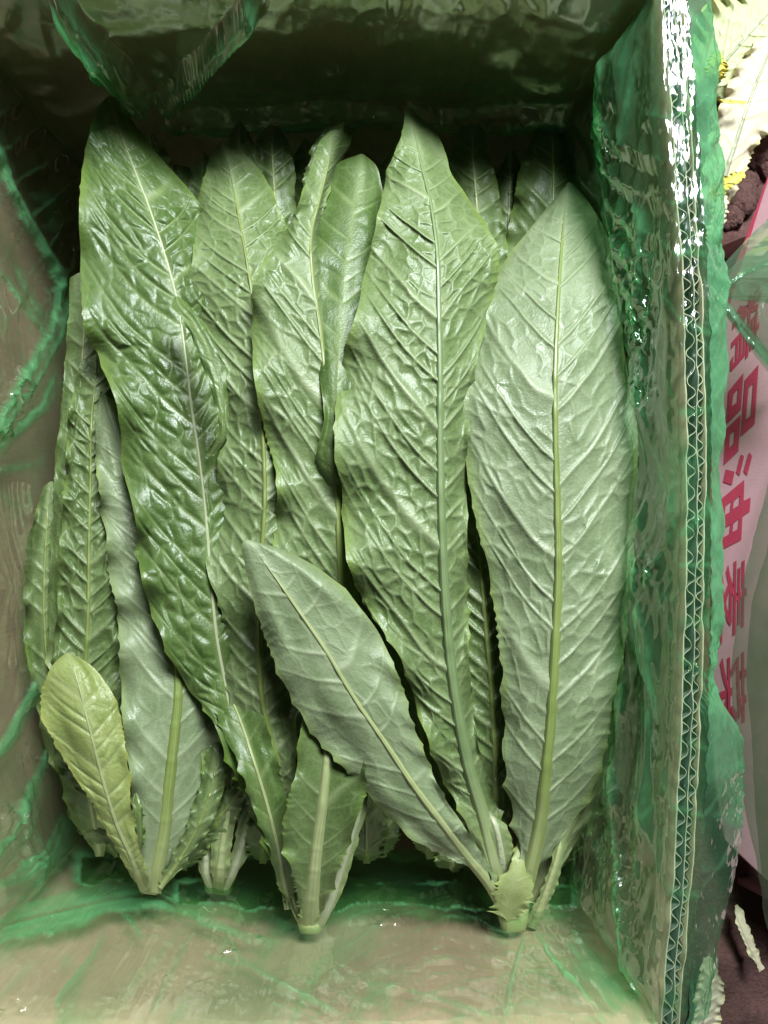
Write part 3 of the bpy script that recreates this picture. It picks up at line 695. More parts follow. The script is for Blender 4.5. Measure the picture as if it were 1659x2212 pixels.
leaf(HF, [(780,1862,792,1866,806,1862,205),(752,1830,792,1830,835,1825,236),(740,1740,790,1740,845,1740,242),(730,1600,780,1600,840,1600,242)], 'under_green', 36, 110, 151, camber=-4, ruff=3.5, tooth=(5, 9), puff=0.4, rib=(9, 4), ribmat='rib')
leaf(HF, [(1190,1880,1200,1884,1212,1880,215),(1200,1820,1235,1820,1270,1815,232),(1230,1700,1270,1700,1320,1700,238),(1240,1500,1290,1500,1340,1500,238)], 'under_green', 36, 110, 152, camber=-4, ruff=3.5, tooth=(5, 9), puff=0.4, rib=(9, 4), ribmat='rib')
leaf(HD, [(384,1876,396,1880,410,1876,205),(365,1850,400,1850,440,1845,232),(390,1750,430,1750,475,1750,240),(400,1600,440,1600,490,1600,242)], 'under_green', 36, 110, 153, camber=-4, ruff=3.5, tooth=(5, 9), puff=0.4, rib=(9, 4), ribmat='rib')
leaf(HF, [(640,900,700,900,760,900,214),(640,600,700,600,765,600,214),(660,420,705,420,750,420,212)], 'under_green', 30, 100, 111, camber=-6, ruff=2, puff=0.6, rib=(6, 3))
leaf(HD, [(300,900,380,900,450,900,226),(280,600,360,600,450,600,226),(330,430,380,430,430,430,220),(360,360,385,355,410,362,214)], 'under_green', 30, 100, 113, camber=-6, ruff=2, puff=0.6, rib=(6, 3))
leaf(HF, [(880,900,960,900,1050,900,226),(870,600,950,600,1040,600,226),(890,430,950,430,1000,430,220)], 'under_green', 30, 100, 115, camber=-6, ruff=2, puff=0.6, rib=(6, 3))

for i, (hd, x0, y0, w0, x1, y1, z1) in enumerate([(HD, 420, 700, 60, 440, 330, 216), (HF, 690, 700, 70, 660, 300, 212), (HF, 850, 700, 60, 845, 330, 214), (HG, 1090, 700, 60, 1105, 320, 210), (HG, 1290, 760, 45, 1265, 470, 222), (HD, 330, 600, 60, 325, 285, 218)]):
    leaf(hd, [(x0-w0, y0, x0, y0, x0+w0, y0, z1+8), (0.6*x0+0.4*x1-w0, 0.6*y0+0.4*y1, 0.6*x0+0.4*x1, 0.6*y0+0.4*y1, 0.6*x0+0.4*x1+w0, 0.6*y0+0.4*y1, z1+7), (0.2*x0+0.8*x1-w0*0.7, 0.2*y0+0.8*y1, 0.2*x0+0.8*x1, 0.2*y0+0.8*y1, 0.2*x0+0.8*x1+w0*0.7, 0.2*y0+0.8*y1, z1+3), (x1-4, y1, x1, y1-2, x1+4, y1, z1)],
         'under_green', 40, 110, 140 + i, camber=-5, ruff=2.5, tooth=(2, 2), puff=0.6, lat=12, rib=(7, 3), ribmat='rib_pale')

# ------------------------------------------------------------------ leaves on the ground at the upper right
def gleaf(label, st, kind, **kw):
    S = np.array(st)
    t = thing('fallen_leaf', label, 'leaf', tuple(W(S[0, 2], S[0, 3], S[0, 6] / 1000)), 'wilted leaves on the soil')
    leaf(t, st, kind, **kw)
    return t
gleaf('long pale wilted leaf with serrated edge on the soil', [(1521,480,1545,480,1571,464,0),(1518,392,1565,385,1606,385,8),(1530,300,1592,300,1638,307,14),(1559,218,1618,222,1686,284,18),(1595,140,1650,140,1727,217,20),(1649,70,1680,70,1734,101,18),(1687,20,1695,20,1710,23,14)],
      'wilted', nx=70, ny=180, seed=121, camber=-3, ruff=6, tooth=(5, 5), tfreq=15, puff=0.5, lat=20, rib=(9, 3), ribmat='rib_white', basepale=0.01)
gleaf('yellow green wilted leaf at the top right corner', [(1491,184,1515,200,1538,223,2),(1505,47,1560,140,1606,217,10),(1538,-5,1600,95,1669,180,16),(1593,-19,1640,50,1717,143,18),(1659,-46,1690,0,1736,62,14)],
      'wilted_green', nx=70, ny=150, seed=123, camber=-4, ruff=6, tooth=(3, 3), puff=0.9, lat=14, rib=(7, 3), ribmat='rib_white', basepale=0.01)
gleaf('small bright yellow leaf beside the box rim', [(1530,185,1540,190,1552,184,10),(1520,150,1545,150,1572,152,24),(1532,125,1550,120,1566,130,26),(1545,112,1550,111,1556,114,24)],
      'wilted_yellow', nx=40, ny=60, seed=127, camber=-3, ruff=2, tooth=(4, 3), tfreq=8, puff=0.6, lat=8, rib=(3, 2), ribmat='rib_white')
gleaf('thin yellow leaf stalk lying across the pale leaf', [(1520,200,1530,206,1535,212,28),(1545,212,1560,217,1565,222,34),(1590,216,1600,220,1602,224,34),(1612,218,1614,220,1616,222,32)],
      'wilted_yellow', nx=14, ny=50, seed=128, camber=-1, ruff=0.4, tooth=(0.5, 0.5), puff=0.1, rib=None)
gleaf('curled tan leaf stub pointing at the pink box', [(1525,430,1535,440,1545,450,6),(1550,390,1560,402,1572,412,16),(1585,374,1592,384,1600,392,20),(1605,368,1608,373,1611,380,18)],
      'wilted_yellow', nx=30, ny=60, seed=129, camber=4, ruff=1, tooth=(2, 2), puff=0.2, rib=None)
gleaf('pale torn leaf end below the tan stub', [(1520,520,1535,525,1548,520,2),(1535,470,1552,470,1570,470,10),(1545,430,1560,428,1575,436,12),(1556,412,1562,410,1568,413,10)],
      'wilted', nx=40, ny=60, seed=130, camber=-2, ruff=2, tooth=(4, 3), tfreq=7, puff=0.3, lat=12, rib=(4, 2), ribmat='rib_white')
gleaf('dry brownish leaf scrap in the dark lower right corner', [(1490,2260,1510,2255,1540,2250,-8),(1500,2180,1525,2175,1560,2180,0),(1510,2110,1535,2105,1560,2115,2),(1520,2070,1530,2065,1540,2070,0)],
      'wilted', nx=40, ny=60, seed=131, camber=-4, ruff=4, tooth=(4, 3), tfreq=7, puff=0.6, lat=12, rib=(4, 2), ribmat='rib_white')
gleaf('tan dry stalk on dark soil right of the green flap', [(1580,1960,1590,1955,1600,1950,-4),(1605,2030,1615,2025,1624,2020,0),(1640,2100,1646,2096,1652,2092,0)],
      'wilted', nx=16, ny=40, seed=132, camber=-2, ruff=1, tooth=(1, 1), puff=0.1, rib=None)

# ------------------------------------------------------------------ the printed box next door
SL = 0.55
XB = 0.262
def on_panel(px, py, lift=0.0):
    px = np.asarray(px, float); py = np.asarray(py, float)
    q = (px - 829.5) * K
    z = (q * CAM_Z - XB + lift * 1.15) / (SL + q)
    return W(px, py, z)
nb = thing('printed_box', 'pink printed cardboard box with red lettering standing beside the open box', 'box', (0.27, -0.03, -0.02))
LPX = [(385,1659),(540,1600),(660,1549),(1000,1538),(1500,1530),(1700,1540),(1815,1562),(1890,1642),(1985,1745)]
pys = np.linspace(385, 1985, 160)
left = np.interp(pys, [a for a, b in LPX], [b for a, b in LPX])
tt = np.linspace(0, 1, 40)
PX = left[:, None] + (1830 - left[:, None]) * tt[None, :]
PY = np.repeat(pys[:, None], 40, 1)
pw = link('wall_panel', mesh_grid('wall_panel', on_panel(PX, PY)), M['card_print'], nb)
s = pw.modifiers.new('board', 'SOLIDIFY'); s.thickness = 0.005; s.offset = 1
# rest of that box: back of the board, far end and near end panels
def quad_panel(name, a, b, c, d, mat, par):
    P_ = np.array([[a, b], [d, c]], float)
    o = link(name, mesh_grid(name, P_), mat, par)
    m_ = o.modifiers.new('board', 'SOLIDIFY'); m_.thickness = 0.005
    return o
tl = on_panel(1830, 385); bl = on_panel(1659, 385); br = on_panel(1745, 1985)
quad_panel('end_panel', (0.262, 0.205, -0.02), (0.62, 0.205, -0.02), (0.62, 0.225, 0.22), (0.39, 0.225, 0.20), M['card_print'], nb)
quad_panel('end_panel', (0.285, -0.30, -0.02), (0.62, -0.30, -0.02), (0.62, -0.31, 0.22), (0.41, -0.31, 0.20), M['card_print'], nb)

def ink(polys, crop, name='letter', lift=0.0006):
    """filled flat lettering; polys in the crop's own units; nested outlines are holes"""
    x0, y0, sc_ = crop
    cu = bpy.data.curves.new(name, 'CURVE'); cu.dimensions = '2D'; cu.fill_mode = 'BOTH'
    for poly in polys:
        sp_ = cu.splines.new('POLY'); sp_.points.add(len(poly) - 1); sp_.use_cyclic_u = True
        for p_, (x, y) in zip(sp_.points, poly):
            p_.co = ((x0 + x / sc_) * 0.96, -(y0 + y / sc_) * 0.96, 0, 1)
    tmp = bpy.data.objects.new('tmp', cu); COL.objects.link(tmp)
    me = bpy.data.meshes.new_from_object(tmp.evaluated_get(bpy.context.evaluated_depsgraph_get()))
    bpy.data.objects.remove(tmp)
    n_ = len(me.vertices); co = np.zeros(n_ * 3); me.vertices.foreach_get('co', co); co = co.reshape(-1, 3)
    me.vertices.foreach_set('co', on_panel(co[:, 0], -co[:, 1], lift).reshape(-1)); me.update()
    me.materials.clear()
    return link(name, me, M['ink'], pw)
C1 = (1580, 640, 3.689); C2 = (1540, 1140, 2.5745)
def ink_glyph(ch, o_, e_, up_, crop, lift=0.0006):
    """one printed character: o_ its lower left corner, e_ its lower right corner, up_ its upward edge, in the crop's units"""
    cu = bpy.data.curves.new('letter', 'FONT'); cu.body = ch; cu.offset = 0.014; cu.resolution_u = 3
    tmp = bpy.data.objects.new('tmp', cu); COL.objects.link(tmp)
    me = bpy.data.meshes.new_from_object(tmp.evaluated_get(bpy.context.evaluated_depsgraph_get()))
    bpy.data.objects.remove(tmp)
    n_ = len(me.vertices); co = np.zeros(n_ * 3); me.vertices.foreach_get('co', co); co = co.reshape(-1, 3)
    u_ = (co[:, 0] - co[:, 0].min()) / np.ptp(co[:, 0]); v_ = (co[:, 1] - co[:, 1].min()) / np.ptp(co[:, 1])
    x0, y0, sc_ = crop
    px = (x0 + (o_[0] + (e_[0] - o_[0]) * u_ + up_[0] * v_) / sc_) * 0.96
    py = (y0 + (o_[1] + (e_[1] - o_[1]) * u_ + up_[1] * v_) / sc_) * 0.96
    me.vertices.foreach_set('co', on_panel(px, py, lift).reshape(-1)); me.update()
    me.materials.clear()
    return link('letter', me, M['ink'], pw)
C3 = (1580, 1140, 3.689)
ink_glyph('精', (262, 235), (228, 775), (235, -270), C1)
ink([[(358,790),(468,665),(436,1160),(322,1262)],[(385,860),(427,818),(408,1085),(362,1122)],[(220,885),(343,735),(322,1040),(203,1160)],[(258,915),(302,863),(293,975),(245,1012)],[(197,1200),(320,1080),(300,1385),(180,1500)],[(230,1247),(272,1210),(262,1320),(225,1352)]], C1)
ink([[(322,1410),(348,1425),(312,1590),(283,1560)],[(390,1392),(415,1425),(374,1588),(345,1550)],[(197,1535),(270,1555),(247,1665),(175,1640)],
     [(165,1775),(350,1620),(345,1795),(403,1768),(395,1885),(335,1925),(325,2120),(145,2212),(160,2000)],
     [(195,1840),(243,1800),(232,1888),(187,1915)],[(265,1795),(312,1755),(308,1830),(257,1862)],[(185,2025),(235,1993),(228,2070),(178,2100)],[(260,1985),(305,1945),(298,2030),(252,2054)]], C1)
ink_glyph('麦', (148, 520), (140, 1160), (225, -130), C3)
ink_glyph('菜', (146, 1260), (150, 1890), (220, -90), C3)
# red border line along the lower edge
ink([[(140,228),(186,300),(172,560),(152,900),(128,1200),(108,1480),(90,1900),(80,2212),(66,2212),(60,1900),(70,1500),(100,1200),(118,900),(126,560)]], C1, 'border_line')
ink([[(150,0),(162,30),(158,300),(146,640),(150,800),(138,1000),(175,1200),(150,1200),(100,1050),(120,640),(150,300)]], C2, 'border_line')
ink([[(133,232),(140,228),(546,-900),(546,-870),(186,300),(170,280)]], C1, 'border_line')

# ------------------------------------------------------------------ green plastic film
def film_grid(name, fn, nu, nv, mat, parent):
    s_, t_ = np.meshgrid(np.linspace(0, 1, nu), np.linspace(0, 1, nv))
    return link(name, mesh_grid(name, fn(s_, t_)), mat, parent)

liner = thing('plastic_liner', 'thin green translucent plastic bag lining the cardboard box and folded over its rim', 'plastic bag', (-0.03, 0, -0.01))

def band_field(px, py, bands, seed):
    """film density at a place, from gathered layers and painted shade bands, and how far the gather stands off the wall"""
    dens = np.zeros_like(px); lift = np.zeros_like(px)
    for bi, (pts, strength, lf) in enumerate(bands):
        Pp = np.array(pts, float)
        best = np.full(px.shape, 1e9); sd = np.zeros_like(px); hwid = np.ones_like(px); along = np.zeros_like(px)
        acc = 0.0
        for k in range(len(Pp) - 1):
            ax, ay, aw = Pp[k]; bx_, by_, bw = Pp[k + 1]
            dx, dy = bx_ - ax, by_ - ay; L2 = dx * dx + dy * dy; L = math.sqrt(L2)
            f = np.clip(((px - ax) * dx + (py - ay) * dy) / L2, 0, 1)
            d = np.hypot(px - ax - f * dx, py - ay - f * dy)
            sg = np.sign((px - ax) * dy - (py - ay) * dx)
            m = d < best
            best = np.where(m, d, best); sd = np.where(m, d * sg, sd); hwid = np.where(m, aw + (bw - aw) * f, hwid); along = np.where(m, acc + f * L, along)
            acc += L
        wv = 0.6 + 0.8 * fbm(along / 90, bi + 0.5, seed + bi, 2)
        u = sd / (hwid * wv) + 0.5 * (fbm(along / 45, np.abs(sd) / 25, seed + 5 + bi, 2) - 0.5)
        ends = np.clip(np.minimum(along, acc - along) / 30, 0, 1) * (best < hwid * 3)
        # sharp edge on one side, fading out on the other, with pleat lines inside
        prof = np.clip((u + 1.0) * 6, 0, 1) * np.clip((1.3 - u) / 1.5, 0, 1)
        pr = ridged(along / 260 + bi, sd / 11.0 + 1.2 * fbm(along / 120, 0.2, seed + 9 + bi, 2), seed + 13 + bi, 2)
        pl = np.clip(0.25 + 1.9 * (pr - 0.35), 0.12, 1)
        dens = np.maximum(dens, strength * (prof * pl if strength <= 1 else np.clip(prof * 1.5, 0, 1)) * ends)
        lift = np.maximum(lift, lf * (0.25 * np.clip(1 - u * u * 0.8, 0, 1) + 0.35 * pr * prof) * ends)
    return dens, lift

def liner_wall(path, seed, silh, zlow, amp, nu=300, nv=130, streak=(26, 5), mat='film', drop=0.07, trange=(0.0, 1.0), bands=(), patches=(), base=0.16, LIFT=0.006, PL_=1.0):
    n = outward(path, 1)
    dist = np.concatenate([[0], np.cumsum(np.linalg.norm(np.diff(path, axis=0), axis=1))])
    tot = dist[-1]
    s_, t_ = np.meshgrid(np.linspace(0, 1, nu), np.linspace(trange[0], trange[1], nv))
    D = s_ * tot
    bx = np.interp(D, dist, path[:, 0]); by = np.interp(D, dist, path[:, 1])
    nx_ = np.interp(D, dist, n[:, 0]); ny_ = np.interp(D, dist, n[:, 1])
    out = np.interp(s_, [a for a, b in silh], [b for a, b in silh])
    # profile: up the inner face, over the rim, hanging outside
    tk = np.array([0, 0.18, 0.45, 0.60, 0.68, 0.80, 0.90, 1.0])
    zr = RIM
    zs = [zlow, zlow + 0.05, zr - 0.03, zr + 0.0012, zr + 0.0012, zr - 0.018, zr - drop * 0.6, zr - drop]
    z = np.interp(t_, tk, zs)
    off = np.interp(t_, tk[:5], [-0.014, -0.010, -0.006, -0.0028, 0.0085])
    f = np.sin(np.clip((t_ - tk[4]) / (tk[5] - tk[4]), 0, 1) * math.pi / 2)
    off = np.where(t_ > tk[4], 0.0085 + (out - 0.0085) * f, off)
    off = np.where(t_ > tk[5], out + (0.75 * out + 0.002 - out) * (t_ - tk[5]) / (1 - tk[5]), off)
    w = np.interp(t_, [0, 0.5, 0.585, 0.63, 0.69, 0.75, 1.0], [1, 0.9, 0.25, 0.05, 0.10, 0.6, 1.0])
    r = ridged(s_ * streak[1], t_ * streak[0] * 0.32 + 2.5 * fbm(s_ * 3, t_ * 2, seed + 3, 2), seed, 3)
    r2 = ridged(s_ * streak[1] * 3 + t_ * 3.0, t_ * 9 - s_ * 4, seed + 50, 2)
    big = fbm(s_ * 5, t_ * 3, seed + 9, 2)
    inner = t_ < 0.62
    hug = np.clip(np.minimum(s_, 1 - s_) / 0.05, 0, 1); hug = hug * hug * (3 - 2 * hug)
    off = np.where(inner, np.minimum(off, -0.0028) * (0.25 + 0.75 * hug), off)
    off = np.where(inner & (t_ > 0.58), np.interp(t_, [0.58, 0.62], [-0.0028, 0.001]), off)
    w = np.where(inner, w * (0.15 + 0.85 * hug), w)
    off = off + np.where(inner, -amp * (0.9 * r ** 2 + 0.35 * r2 + 0.8 * np.clip(big - 0.35, 0, 1)) * w, amp * 0.55 * (r + 0.6 * r2 - 0.7) * w)
    z = z + np.where((t_ > 0.55) & (t_ < 0.76), 0.0020 * np.clip(r2 - 0.45, 0, 1), 0.002 * (r2 - 0.5))
    e_ = np.clip(np.minimum(s_, 1 - s_) / 0.22, 0, 1); e_ = e_ * e_ * (3 - 2 * e_)
    off = off + bulge(np.minimum(z, zr)) * e_ * inner
    sg = -1.0 if seed % 2 else 1.0
    ph = z / 0.0095 + 5.0 * fbm(s_ * 4, t_ * 1.6, seed + 33, 2) + sg * s_ * 9
    tri = np.abs((ph - np.floor(ph)) - 0.5) * 2
    pm = np.clip((fbm(s_ * 7, t_ * 4, seed + 35, 2) - 0.47) * 6, 0, 1)
    ph2 = z / 0.016 - 4.0 * fbm(s_ * 3, t_ * 1.2, seed + 43, 2) - sg * s_ * 13
    tri2 = np.abs((ph2 - np.floor(ph2)) - 0.5) * 2
    pm2 = np.clip((fbm(s_ * 5 + 9, t_ * 3, seed + 45, 2) - 0.5) * 6, 0, 1)
    pleat = PL_ * (0.0042 * tri * pm + 0.0060 * tri2 * pm2) * w
    off = off + np.where(inner, -pleat, 0.6 * pleat)
    x = bx + nx_ * off; y = by + ny_ * off
    gx = x / (K * (CAM_Z - z)) + 829.5; gy = 1106 - y / (K * (CAM_Z - z))
    dens, lift = band_field(gx, gy, bands, seed)
    crum = np.zeros_like(gx)
    for (cx, cy, rx, ry, st) in patches:
        crum = np.maximum(crum, 1.5 * st * np.exp(-((gx - cx) / rx) ** 2 - ((gy - cy) / ry) ** 2))
    crum = np.maximum(crum, 0.12 + 0.28 * np.clip(dens, 0, 1) * (fbm(s_ * 30, t_ * 6, seed + 12, 2)))
    crum = np.where(np.abs(t_ - 0.64) < 0.06, np.maximum(crum, 0.5), crum)
    A_ = D / 0.009; B_ = t_ * (0.30 / 0.0048)
    fc = facet(A_, B_, seed + 70); fd = facet(A_ + 31.3, B_ + 4.1, seed + 80); fe = facet(A_ + 61.3, B_ + 9.1, seed + 81)
    cw = np.where(inner, 1.0, 0.6) * np.interp(t_, [0, 0.52, 0.6, 0.64, 0.72, 1], [1, 1, 0.6, 0.7, 0.6, 1])
    off = off - (lift * LIFT + 0.0036 * crum * np.abs(fc)) * np.where(inner, 1, -1) * np.where(inner, w, 1) * 1.0 - 0.0 * cw
    z = z + 0.0030 * crum * fd * cw
    D2 = 0.0030 * crum * fe * cw
    tx, ty = -ny_, nx_
    pts = np.stack([bx + nx_ * off + tx * D2, by + ny_ * off + ty * D2, z], -1)
    o = link('film_panel', mesh_grid('film_panel', pts), M[mat], liner)
    lay = fbm(s_ * streak[1] * 0.8 + t_ * 1.5, t_ * streak[0] * 0.14 + s_ * 2, seed + 90, 3)
    lines = np.clip(ridged(s_ * streak[1] * 1.4 + t_ * 2, t_ * streak[0] * 0.20 - s_ * 3, seed + 95, 2) - 0.78, 0, 1) * 4
    bg_ = base * np.clip((lay - 0.30) * 3.2, 0.1, 1.3) + base * 2.0 * np.clip(lines, 0, 1)
    if mat == 'flap': bg_ = np.clip(0.15 + 0.7 * np.clip((lay - 0.3) * 2.6, 0, 1) + 0.5 * np.clip(lines, 0, 1), 0, 1)
    else: bg_ = np.where(np.abs(t_ - 0.64) < 0.045, 0.06 + bg_ * 0.35, bg_)
    fine = np.clip((tri - 0.82) * 5, 0, 1) * pm * 0.30 + np.clip((tri2 - 0.86) * 6, 0, 1) * pm2 * 0.35
    attr(o.data, 'dens', np.clip(np.maximum(bg_ + fine, dens), 0, 1))
    attr(o.data, 'milk', np.clip(1.0 - np.clip((dens - 1.0) / 0.3, 0, 1) * 0.92, 0, 1))  # painted shade bands lose their milkiness, so they absorb and stay dark
    return o

# right wall: from near (s=0) to far (s=1); offsets of the hanging flap outside the inner rim line, in m
def flap(px_at):   # guide x of the flap's outline at given guide y, at height ~0.29
    res = []
    for py, px in px_at:
        y = (1106 - py) * K * (CAM_Z - 0.292)
        x = (px - 829.5) * K * (CAM_Z - 0.292)
        s_ = np.interp(y, path_R[:, 1], np.linspace(0, 1, len(path_R)))
        xin = np.interp(y, path_R[:, 1], path_R[:, 0])
        res.append((s_, max(x - xin, 0.009)))
    res.sort()
    return res
FLAP = flap([(0,1528),(200,1537),(400,1542),(700,1549),(950,1548),(1010,1533),(1300,1536),(1450,1525),(1500,1545),(1560,1580),(1650,1596),(1760,1594),(1900,1562),(2050,1522),(2150,1500)])
BR = [([(1345,-20,34),(1320,80,30),(1306,180,26),(1300,280,20),(1310,380,18)], 0.9, 0.6),
      ([(1400,0,18),(1385,100,16),(1362,220,16),(1345,330,14)], 0.6, 0.3),
      ([(1310,330,18),(1325,440,20),(1345,540,22),(1352,650,22),(1358,760,18)], 0.85, 0.9),
      ([(1385,420,14),(1390,520,18),(1385,640,22),(1385,760,18),(1400,850,14)], 0.8, 1.0),
      ([(1362,760,16),(1380,860,18),(1405,950,16),(1420,1040,14),(1412,1120,12)], 0.8, 0.6),
      ([(1375,1180,18),(1372,1300,24),(1395,1400,22),(1420,1500,16),(1430,1580,12)], 0.8, 0.6),
      ([(1350,1420,24),(1335,1560,26),(1322,1700,26),(1312,1850,24),(1310,1990,24)], 0.85, 0.5),
      ([(1330,1680,12),(1345,1820,14),(1352,1960,15),(1365,2090,15),(1385,2220,16)], 0.95, 1.3),
      ([(1400,1500,10),(1392,1650,12),(1385,1780,10)], 0.6, 0.3)]
PR = [(1390,580,26,60,1.0),(1385,690,30,90,1.2),(1395,850,24,40,1.0),(1345,560,18,120,0.8),(1320,330,20,50,0.8),(1400,200,26,90,0.6),(1450,1200,14,500,0.5),(1400,1230,30,50,0.7),(1360,1900,22,180,0.9),(1380,2090,24,80,0.9),(1440,2000,18,120,0.5),(1430,400,16,120,0.6),(1440,380,12,130,0.4),(1490,640,20,60,0.8),(1500,900,22,50,0.6),(1500,1130,24,40,0.8),(1490,1440,24,50,0.8),(1470,1560,24,30,0.7),(1430,60,10,80,0.4),(1430,1750,14,160,0.5),(1300,280,20,60,0.7),(1330,1450,20,80,0.7),(1320,1750,20,100,0.6)]
liner_wall(path_R, 201, FLAP, 0.16, 0.0095, 640, 190, (30, 4), 'film', trange=(0, 0.68), bands=BR, patches=PR, base=0.27, PL_=0.4)
liner_wall(path_R, 201, FLAP, 0.16, 0.0085, 520, 90, (16, 9), 'flap', trange=(0.68, 1), patches=[(1540,500,30,500,0.5),(1530,1400,30,300,0.6),(1580,1700,40,160,0.7),(1520,2050,40,120,0.5)])
BF = [([(110,-30,20),(190,70,24),(270,165,26),(330,225,22)], 0.85, 2.6), ([(560,-20,22),(490,70,24),(410,160,24),(335,230,20)], 0.85, 2.2),
      ([(330,235,24),(480,250,22),(700,232,24),(950,245,20),(1250,235,24)], 0.7, 1.6), ([(300,150,60),(430,200,50),(640,200,40)], 0.5, 0.3), ([(640,200,40),(900,190,40),(1250,170,60)], 0.45, 0.2)]
liner_wall(path_F[::-1], 202, [(0, 0.014), (1, 0.014)], 0.15, 0.005, 420, 130, (18, 5), bands=BF, patches=[(380,265,40,30,1.0)], base=0.14, LIFT=0.012, PL_=0.0)
BN = [([(-30,2010,46),(90,1975,46),(220,1945,38),(330,1930,32),(400,1960,22)], 0.9, 0.9), ([(380,1945,16),(440,1990,14),(540,2030,13),(640,2035,12)], 0.7, 0.6),
      ([(235,1995,8),(200,2070,9),(150,2130,8),(110,2190,6)], 0.55, 0.3), ([(260,1960,9),(290,2000,10),(320,2040,6)], 0.55, 0.3), ([(480,1990,8),(520,2070,9),(620,2130,9),(740,2190,8)], 0.5, 0.3),
      ([(1140,2010,6),(1115,2090,7),(1100,2160,8),(1090,2220,9)], 0.6, 0.4), ([(1160,1990,12),(1195,2060,14),(1250,2120,16),(1330,2220,18)], 0.85, 0.9), ([(430,2060,7),(500,2080,8),(580,2085,6)], 0.45, 0.2),
      ([(860,2130,8),(960,2160,8),(1080,2200,8)], 0.4, 0.2), ([(750,2120,14),(770,2160,16),(790,2220,16)], 0.35, 0.3), ([(420,2000,8),(380,2080,9),(330,2200,9)], 0.35, 0.3), ([(1230,2010,30),(1290,2090,40),(1370,2180,40)], 0.5, 0.4), ([(600,2060,20),(720,2110,24),(900,2090,20)], 0.22, 0.2), ([(360,1925,34),(560,1925,36),(800,1925,38),(1080,1935,34),(1260,1930,30)], 1.35, 0.6), ([(150,1870,40),(420,1880,34),(700,1875,36),(1080,1885,34),(1280,1890,30)], 1.4, 0.4)]  # last two bands: darkened film standing in for shade at the wall's foot
PN = [(500,2065,30,20,0.9),(550,2030,20,20,0.9),(20,2180,60,26,1.0),(130,2185,50,22,0.9),(240,2170,60,30,0.8),(370,2120,80,60,0.4),(840,1985,60,24,1.0),(1240,2015,26,22,0.8),(480,2140,60,40,0.6),(700,2100,120,60,0.35)]
liner_wall(path_N[::-1], 203, [(0, 0.014), (1, 0.014)], 0.17, 0.0042, 560, 170, (12, 9), bands=BN, patches=PN, base=0.13, PL_=0.22, LIFT=0.004)
BL = [([(-20,300,16),(15,400,15),(55,480,14),(100,550,12),(135,610,13)], 0.9, 0.8), ([(150,590,24),(120,720,28),(80,800,28),(30,870,26),(-25,960,24)], 1.0, 1.2), ([(-20,560,8),(40,640,9),(100,730,8),(140,745,7)], 0.6, 0.3),
      ([(130,800,22),(95,880,20),(40,930,18),(-20,990,16)], 0.8, 0.5), ([(110,1440,16),(60,1520,16),(20,1590,15),(-30,1660,14)], 0.95, 0.8), ([(125,1590,24),(85,1700,28),(40,1800,26),(-20,1890,26)], 0.85, 0.9),
      ([(-30,60,30),(40,90,34),(90,-20,30)], 0.5, 0.5), ([(160,1750,34),(120,1850,38),(60,1900,34),(-20,1930,30)], 0.8, 0.5), ([(30,560,12),(60,640,12),(110,700,10)], 0.4, 0.2), ([(100,1000,14),(40,1010,14),(-20,1020,12)], 0.4, 0.2)]
PL = [(25,60,50,60,1.3),(25,480,24,50,1.0),(150,560,14,50,1.1),(30,850,40,60,1.1),(5,930,30,30,1.0),(20,1770,40,50,1.2),(80,1870,26,26,1.0),(60,1620,20,40,0.8),(5,400,20,60,0.8)]
liner_wall(path_L, 204, [(0, 0.014), (1, 0.014)], 0.15, 0.0085, 560, 150, (20, 4), bands=BL, patches=PL, base=0.12, PL_=0.45)
def base_fn(s_, t_):
    x = XL + 0.004 + s_ * 0.285; y = YN + 0.004 + t_ * 0.395
    return np.stack([x, y, 0.012 + 0.012 * ridged(s_ * 7, t_ * 9, 205, 3)], -1)
fb = film_grid('film_base', base_fn, 80, 100, M['fold_pale'], liner); attr(fb.data, 'dens', np.full(8000, 0.8)); attr(fb.data, 'milk', np.full(8000, 0.3))

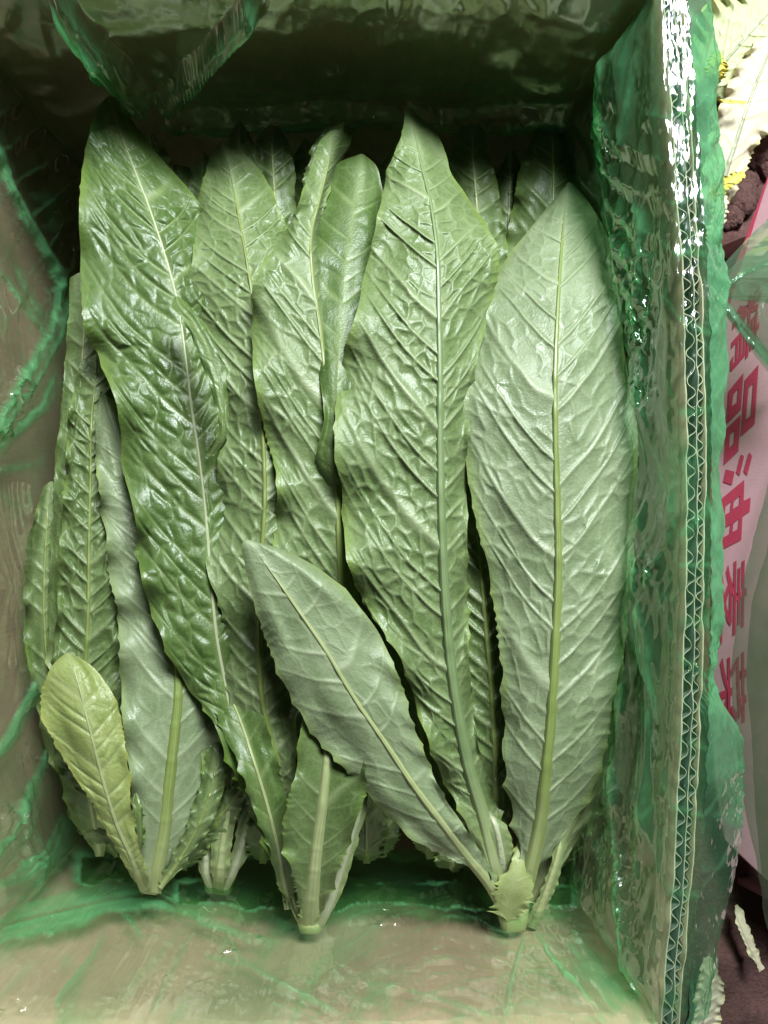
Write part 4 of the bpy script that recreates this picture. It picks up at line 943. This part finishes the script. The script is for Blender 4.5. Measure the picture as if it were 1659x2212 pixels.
# bag hanging out of the printed box
bag = thing('plastic_bag', 'green translucent plastic bag hanging over the pink printed box', 'plastic bag', (0.30, 0.0, 0.05))
def bag_sheet(leftp, right, z0, z1, seed, mat, n=140, m=40, amp=0.006):
    Lp = np.array(leftp, float)
    pys = np.linspace(Lp[0, 1], Lp[-1, 1], n)
    lx = np.interp(pys, Lp[:, 1], Lp[:, 0])
    t = np.linspace(0, 1, m)
    PX = lx[:, None] + (right - lx[:, None]) * t[None, :] + 0 * pys[:, None]
    PY = np.repeat(pys[:, None], m, 1)
    PX = PX + 5 * (fbm(PY / 40, t[None, :] * 2, seed, 3) - 0.5)
    z = z0 + (z1 - z0) * np.sin(t[None, :] * math.pi / 2) + amp * (ridged(PY / 70, t[None, :] * 4, seed, 3) - 0.5) + amp * (fbm(PY / 220, t[None, :] * 2, seed + 5, 2) - 0.5)
    o = link('film_panel', mesh_grid('film_panel', W(PX, PY, z)), M[mat], bag)
    attr(o.data, 'milk', np.ones(n * m))
    attr(o.data, 'dens', np.clip(0.3 + 0.9 * fbm(PY / 150, t[None, :] * 3, seed + 8, 3) + np.exp(-t[None, :] * 18) * 0.5, 0, 1))
    return o
bag_sheet([(1660,470),(1548,585),(1546,640),(1575,690),(1610,730),(1690,830)], 1850, 0.055, 0.15, 401, 'fold_pale')
bag_sheet([(1690,480),(1600,560),(1556,600),(1552,640),(1600,650),(1700,660)], 1850, 0.075, 0.15, 402, 'fold_pale')
bag_sheet([(1690,960),(1655,1060),(1605,1250),(1578,1450),(1588,1600),(1608,1750),(1632,1850),(1655,2000),(1690,2080)], 1850, 0.055, 0.16, 403, 'fold_pale')
bag_sheet([(1700,1000),(1675,1120),(1625,1300),(1612,1450),(1625,1600),(1632,1750),(1645,1900),(1690,2060)], 1850, 0.07, 0.17, 404, 'fold_pale')
# green edge band of the bag
def bag_band(pts, z, seed, mat='fold_pale'):
    Pp = np.array(pts, float)
    t = np.linspace(0, 1, len(Pp)); C = hermite(np.linspace(0, 1, 80), t, Pp)
    d = np.gradient(C[:, :2], axis=0); d /= np.linalg.norm(d, axis=1)[:, None]
    nn = np.stack([-d[:, 1], d[:, 0]], -1)
    a = np.linspace(-1, 1, 14)
    x = C[:, 0:1] + nn[:, 0:1] * a * C[:, 2:3]; y = C[:, 1:2] + nn[:, 1:2] * a * C[:, 2:3]
    zz = z + 0.004 * (1 - a[None, :] ** 2) + 0.003 * (ridged(np.linspace(0, 6, 80)[:, None], a[None, :] * 1.5, seed, 2) - 0.5)
    o = link('film_fold', mesh_grid('film_fold', W(x, y, zz)), M[mat], bag)
    attr(o.data, 'milk', np.ones(80 * 14))
    attr(o.data, 'dens', np.clip(1.1 - np.abs(a[None, :]) ** 3 + 0 * x, 0, 1))
bag_band([(1548,640,10),(1590,690,14),(1640,755,17),(1720,850,18)], 0.085, 411, 'fold_pale')
bag_band([(1560,625,7),(1610,590,8),(1680,560,9)], 0.09, 412, 'fold_pale')
